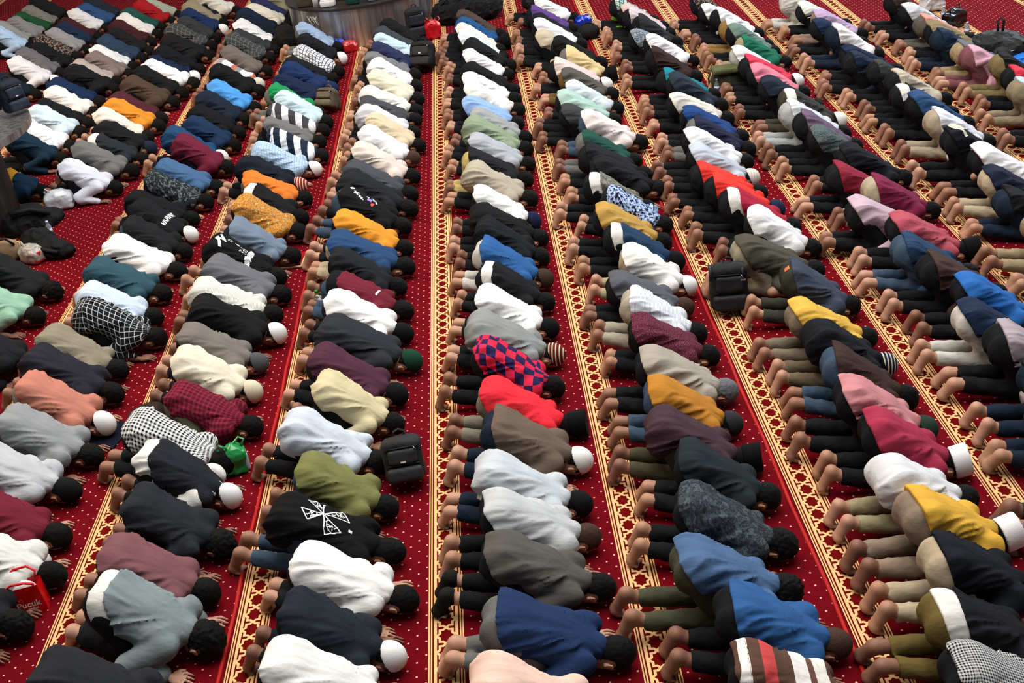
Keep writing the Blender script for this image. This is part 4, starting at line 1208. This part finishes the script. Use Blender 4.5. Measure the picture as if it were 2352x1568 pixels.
soft(P3(122, 586), -.45, 'black jacket sleeve spread over the carpet before the charcoal man', '0e0f10', [((0, 0, .08), (.30, .13, .10)), ((-.2, .06, .12), (.2, .15, .14))], cat='jacket', name='jacket', amp=.028, hi=(.6, .4, .4), extra=strap_on('121314', [(-.1, -.1, .16), (.05, -.13, .13), (.2, -.1, .1)], .025))
carrier(P3(80, 600), -.6, 'clear plastic bag with red trim beside the black jackets', '9a948a', .26, .18, .20, loops=1, white='b01c1c')
soft(P3(22, 600), .2, 'beige handbag with dark trim at the left picture edge', '8a7458', [((0, 0, .12), (.16, .10, .14))], amp=.008, extra=strap_on('1c1512', [(-.12, -.06, .2), (-.05, -.1, .3), (.06, -.1, .3), (.12, -.06, .2)], .014))
soft(P3(46, 462), .3, 'grey hat lying by the dark column at the left edge', '6a6258', [((0, 0, .05), (.10, .09, .07))], cat='hat', name='hat', amp=.004, extra=lambda r: ob('brim', sdf_mesh('brim', (-.2, -.2, 0), (.2, .2, .1), .01, lambda f: f.ell((.10, 0, .025), (.07, .08, .012), 0)), plain('soft_6a6259', '5c544a', .8), r))
bottle(P3(108, 520), 'water bottle behind another one beside the black jackets')
bottle(P3(120, 546), 'water bottle nearest the camera beside the black jackets')
bottle(P3(737, 716), 'bottle with green cap between bare feet and white shirt', cap='1c7a28', lab='a8b04c', fill='b8b060', s=1.1)
carrier(P3(752, 722), .3, 'clear plastic bag with white handles behind the white shirt', 'a8aab0', .14, .12, .20)
bottle(P3(1637, 208), 'dark water bottle at the corner of the olive bag', fill='3a3c40', lab='2c2e32')
bottle(P3(1647, 218), 'clear water bottle in front of the olive canvas bag')
bottle(P3(2166, 48), 'water bottle beside the white bag on crimson carpet')
bottle(P3(2219, 86), 'water bottle standing next to the large black backpack')
bottle(P3(141, 172), 'water bottle beside the white skullcap in the far left rows')
# dark and red mats
def mat_rug(loc, rz, label, w, l, hx, edge=None):
    r = thing('prayer_mat', loc, rz, label, 'mat')
    nx, ny = 12, 12
    V = [((i / nx - .5) * w, (j / ny - .5) * l, .010 + .008 * vnoise(np.float64(i * .6), np.float64(j * .6), np.float64(w * 9)) ) for j in range(ny + 1) for i in range(nx + 1)]
    Q = [(j * (nx + 1) + i, j * (nx + 1) + i + 1, (j + 1) * (nx + 1) + i + 1, (j + 1) * (nx + 1) + i) for j in range(ny) for i in range(nx)]
    ob('cloth', new_mesh('mat', V, Q), plain('mat_' + hx, hx, .9, .1, bump=.5), r)
    e = edge or hx
    for (a, b) in (((w / 2, -l / 2), (w / 2, l / 2)), ((-w / 2, -l / 2), (w / 2, -l / 2))):
        ob('hem', tube_mesh('hem', [(a[0] + (b[0] - a[0]) * t / 6, a[1] + (b[1] - a[1]) * t / 6, .012 + .004 * (t % 2)) for t in range(7)], .012 if edge else .006, 6), plain('hem_' + e, e, .9), r)
mat_rug(P3(236, 1000), -.25, 'small navy cloth spread under the white skullcap of the salmon shirt', .38, .36, '0f1522')
mat_rug(P3(662, 600), -.10, 'small red mat with beige edge under the blue grey shirt man', .34, .34, '8c0c12', 'c8b088')

# red paper-style carrier with lettering, front left
r = thing('gift_bag', P3(74, 1396), .22, 'red carrier bag with white lettering standing before the white shirt', 'bag')
mr = plain('gift_red', 'c80a10', .35, .4); w_, d_, h_ = .225, .12, .205
Vb = [(-w_ / 2, -d_ / 2, 0), (w_ / 2, -d_ / 2, 0), (w_ / 2, d_ / 2, 0), (-w_ / 2, d_ / 2, 0), (-w_ * .42, -d_ * .38, h_), (w_ * .42, -d_ * .38, h_), (w_ * .46, d_ * .5, h_ * .97), (-w_ * .46, d_ * .5, h_ * .97)]
ob('body', new_mesh('gift_body', Vb + [(v[0] * .96, v[1] * .9, max(v[2] - .001, .006)) for v in Vb], [(0, 3, 2, 1), (0, 1, 5, 4), (1, 2, 6, 5), (2, 3, 7, 6), (3, 0, 4, 7), (8, 9, 10, 11), (12, 13, 9, 8), (13, 14, 10, 9), (14, 15, 11, 10), (15, 12, 8, 11)], smooth=False), mr, r)
for y_ in (-1, 1):
    ob('handle', tube_mesh('gift_handle', [(-.07, y_ * d_ * .4, h_ * .95), (-.085, y_ * (d_ * .4 + .01), h_ + .035), (-.04, y_ * .08, h_ + .07), (.04, y_ * .085, h_ + .068), (.085, y_ * (d_ * .4 + .02), h_ + .03), (.07, y_ * d_ * .4, h_ * .95)], .009, 7), plain('gift_handle', 'd81c2c', .4), r)
ob('contents', sdf_mesh('contents', (-.2, -.1, 0), (.2, .1, .4), .010, lambda f: f.ell((0, 0, .15), (.085, .04, .065), .0), .012, 14), plain('tissue', 'd4d0c8', .7), r)
def lettering(txt, size, loc, mat, parent):
    c = bpy.data.curves.new('lettering', 'FONT'); c.body = txt; c.size = size; c.align_x = 'CENTER'; c.extrude = .001
    t_ = bpy.data.objects.new('t', c); COL.objects.link(t_); dg = bpy.context.evaluated_depsgraph_get()
    m = bpy.data.meshes.new_from_object(t_.evaluated_get(dg)); bpy.data.objects.remove(t_)
    o = ob('lettering', m, mat, parent, loc=loc); o.rotation_euler = (math.radians(90 - 4), 0, 0); return o
lettering('Pucuk', .060, (.01, -d_ * .5 - .003, .062), M_PW, r); lettering('Teh', .032, (-.04, -d_ * .5 - .000, .112), plain('gift_pink', 'e85a50', .5), r)
lettering('HARUM', .018, (.03, -d_ * .5 - .004, .038), M_PW, r)

# ------------------------------------------------------------------ columns
def steel():
    t = NT('brushed_steel', .40, .5); t.b.inputs['Metallic'].default_value = 1.0
    c = t.coord(); mp = t.n('ShaderNodeMapping'); t.l(c, mp.inputs[0]); mp.inputs['Scale'].default_value = (3, 3, .15)
    n = t.noise(mp.outputs[0], 6, 4); t.base(t.ramp(n, [(.3, lin('8a7e78')), (.6, lin('d0ccca'))])); return t.m
M_STEEL = steel()
def darkwood():
    t = NT('dark_panel', .45, .3); c = t.coord(); mp = t.n('ShaderNodeMapping'); t.l(c, mp.inputs[0]); mp.inputs['Scale'].default_value = (8, 8, .4)
    n = t.noise(mp.outputs[0], 4, 4); t.base(t.ramp(n, [(.3, lin('14100f')), (.7, lin('2c2422'))])); return t.m
M_DARK = darkwood()
def ring(name, r0, r1, z0, z1, n=72):
    V, Fc = [], []
    for k in range(n):
        a = 2 * math.pi * k / n
        for (rr, z) in ((r1, z0), (r1, z1), (r0, z1), (r0, z0)): V.append((rr * math.cos(a), rr * math.sin(a), z))
    for k in range(n):
        i, j = k * 4, ((k + 1) % n) * 4
        for q in range(4): Fc.append((i + q, j + q, j + (q + 1) % 4, i + (q + 1) % 4))
    return new_mesh(name, V, Fc, smooth=False)
cb = thing('column_base', (-1.92, 19.28, CT), 0, 'round brushed steel column base with a ledge at the far end', 'column')
ob('steel_skirt', ring('skirt', .95, 1.18, 0, .60), M_STEEL, cb); ob('ledge', ring('ledge', .60, 1.22, .60, .64), plain('ledge_dark', '2a2624', .4, .4), cb)
ob('core', ring('core', .30, .72, 0, 4.2), M_DARK, cb)
def on_skirt(a, z): return (1.186 * math.cos(a), 1.186 * math.sin(a), z)
for i in range(3):                     # pale lattice emblem on the steel
    for sg_ in (-1, 1):
        a0 = math.radians(233 + 3.2 * (i - 1))
        ob('emblem', tube_mesh('emblem', [on_skirt(a0 - sg_ * .045, .38 + .03 * (i % 2)), on_skirt(a0, .45 + .03 * (i % 2)), on_skirt(a0 + sg_ * .03, .52)], .006, 5), plain('emblem_white', 'c8ccd0', .5), cb)
pn = thing('wall_panel', (.25, 20.45, CT), 0, 'dark ribbed panel screen right of the steel column base', 'panel')
ob('board', box_mesh('board', -.9, .9, -.05, .05, 0, 1.0), M_DARK, pn)
for i in range(24): ob('rib', box_mesh('rib', -.89 + .0755 * i, -.85 + .0755 * i, -.075, -.05, 0, 1.0), M_DARK, pn)
def on_ledge(dx, dy): return (-1.92 + dx, 19.28 + dy, CT + .641)
def tbox(loc, label, hx, w, d, h, rz=0.0):
    r = thing('storage_box', loc, rz, label, 'box')
    ob('box', sdf_mesh('tbox', (-w, -d, 0), (w, d, h * 1.2), .012, lambda f: f.rbox((0, 0, h / 2), (w / 2, d / 2, h / 2), .025), .004), plain('box_' + hx, hx, .5), r)
    ob('lid', sdf_mesh('tlid', (-w, -d, 0), (w, d, h * 1.4), .012, lambda f: f.rbox((0, 0, h), (w * .46, d * .46, .02), .015)), plain('box_' + hx, hx, .5), r)
tbox(on_ledge(-.42, -.93), 'white box lying on the ledge of the steel column', 'd0d2d6', .24, .16, .10)
tbox(on_ledge(-.02, -.98), 'dark teal container on the ledge of the steel column', '123a38', .20, .16, .26)
tbox(on_ledge(.30, -.94), 'grey violet container on the ledge of the steel column', '6a6a88', .16, .14, .26)
tbox(on_ledge(-.78, -.72), 'olive canvas box on the ledge of the steel column', '3c3a2c', .30, .2, .16)
tb = thing('paper_roll', on_ledge(-.62, -.86), 0, 'white paper roll standing on the ledge of the steel column', 'paper roll')
ob('roll', lathe('roll', [(.045, 0), (.045, .30)]), plain('paper', 'dcdcdc', .8), tb); ob('tube', lathe('rtube', [(.018, .3), (.018, .305)]), plain('paper_tube', '8a7a60', .8), tb)
cl = thing('column_base', (-6.42, 12.45, CT), 0, 'dark round column with a ledge at the left picture edge', 'column')
ob('core', ring('core2', .3, .80, 0, 4.2), M_DARK, cl); ob('ledge', ring('ledge2', .70, 1.24, 1.06, 1.14), M_STEEL, cl)
backpack((-5.40, 12.92, CT + 1.142), .9, 'navy backpack resting on the ledge of the dark left column', hx='141a26', hp='1c2434', w=.28, d=.16, h=.34, lean=.1)
# dark duffels at the far end
for (q, lb, hx, sz) in (((1046, 52), 'black duffel bag nearest the steel column among heaped luggage', '101113', 1.0), ((1100, 44), 'black duffel bag nearest the carpet aisle among heaped luggage', '141517', 1.15), ((1082, 24), 'black duffel bag at the back of the heaped luggage', '0d0e10', 1.1)):
    soft(P3(*q), .1, lb, hx, [((0, 0, .18 * sz), (.36 * sz, .22 * sz, .22 * sz)), ((.1, 0, .28 * sz), (.2, .16, .14))], amp=.03, hi=(.6, .45, .6), extra=strap_on('1c1d1f', [(-.2, -.1, .34), (-.08, -.16, .44), (.08, -.16, .44), (.2, -.1, .34)], .016))
soft(P3(663, 118), .2, 'tall black bag behind the grey blue shirt by the column', '0f1011', [((0, 0, .2), (.18, .15, .24))], amp=.02, extra=strap_on('1a1b1c', [(-.1, 0, .4), (0, 0, .47), (.1, 0, .4)]))
soft(P3(20, 215), .2, 'black and tan jacket heap behind the dark left column', '2a261e', [((0, 0, .14), (.3, .2, .18)), ((.2, .05, .1), (.2, .15, .14))], cat='jacket', name='jacket', amp=.03, hi=(.6, .45, .5), extra=strap_on('6a5434', [(-.25, -.05, .2), (0, -.1, .28), (.2, -.05, .2)], .03))
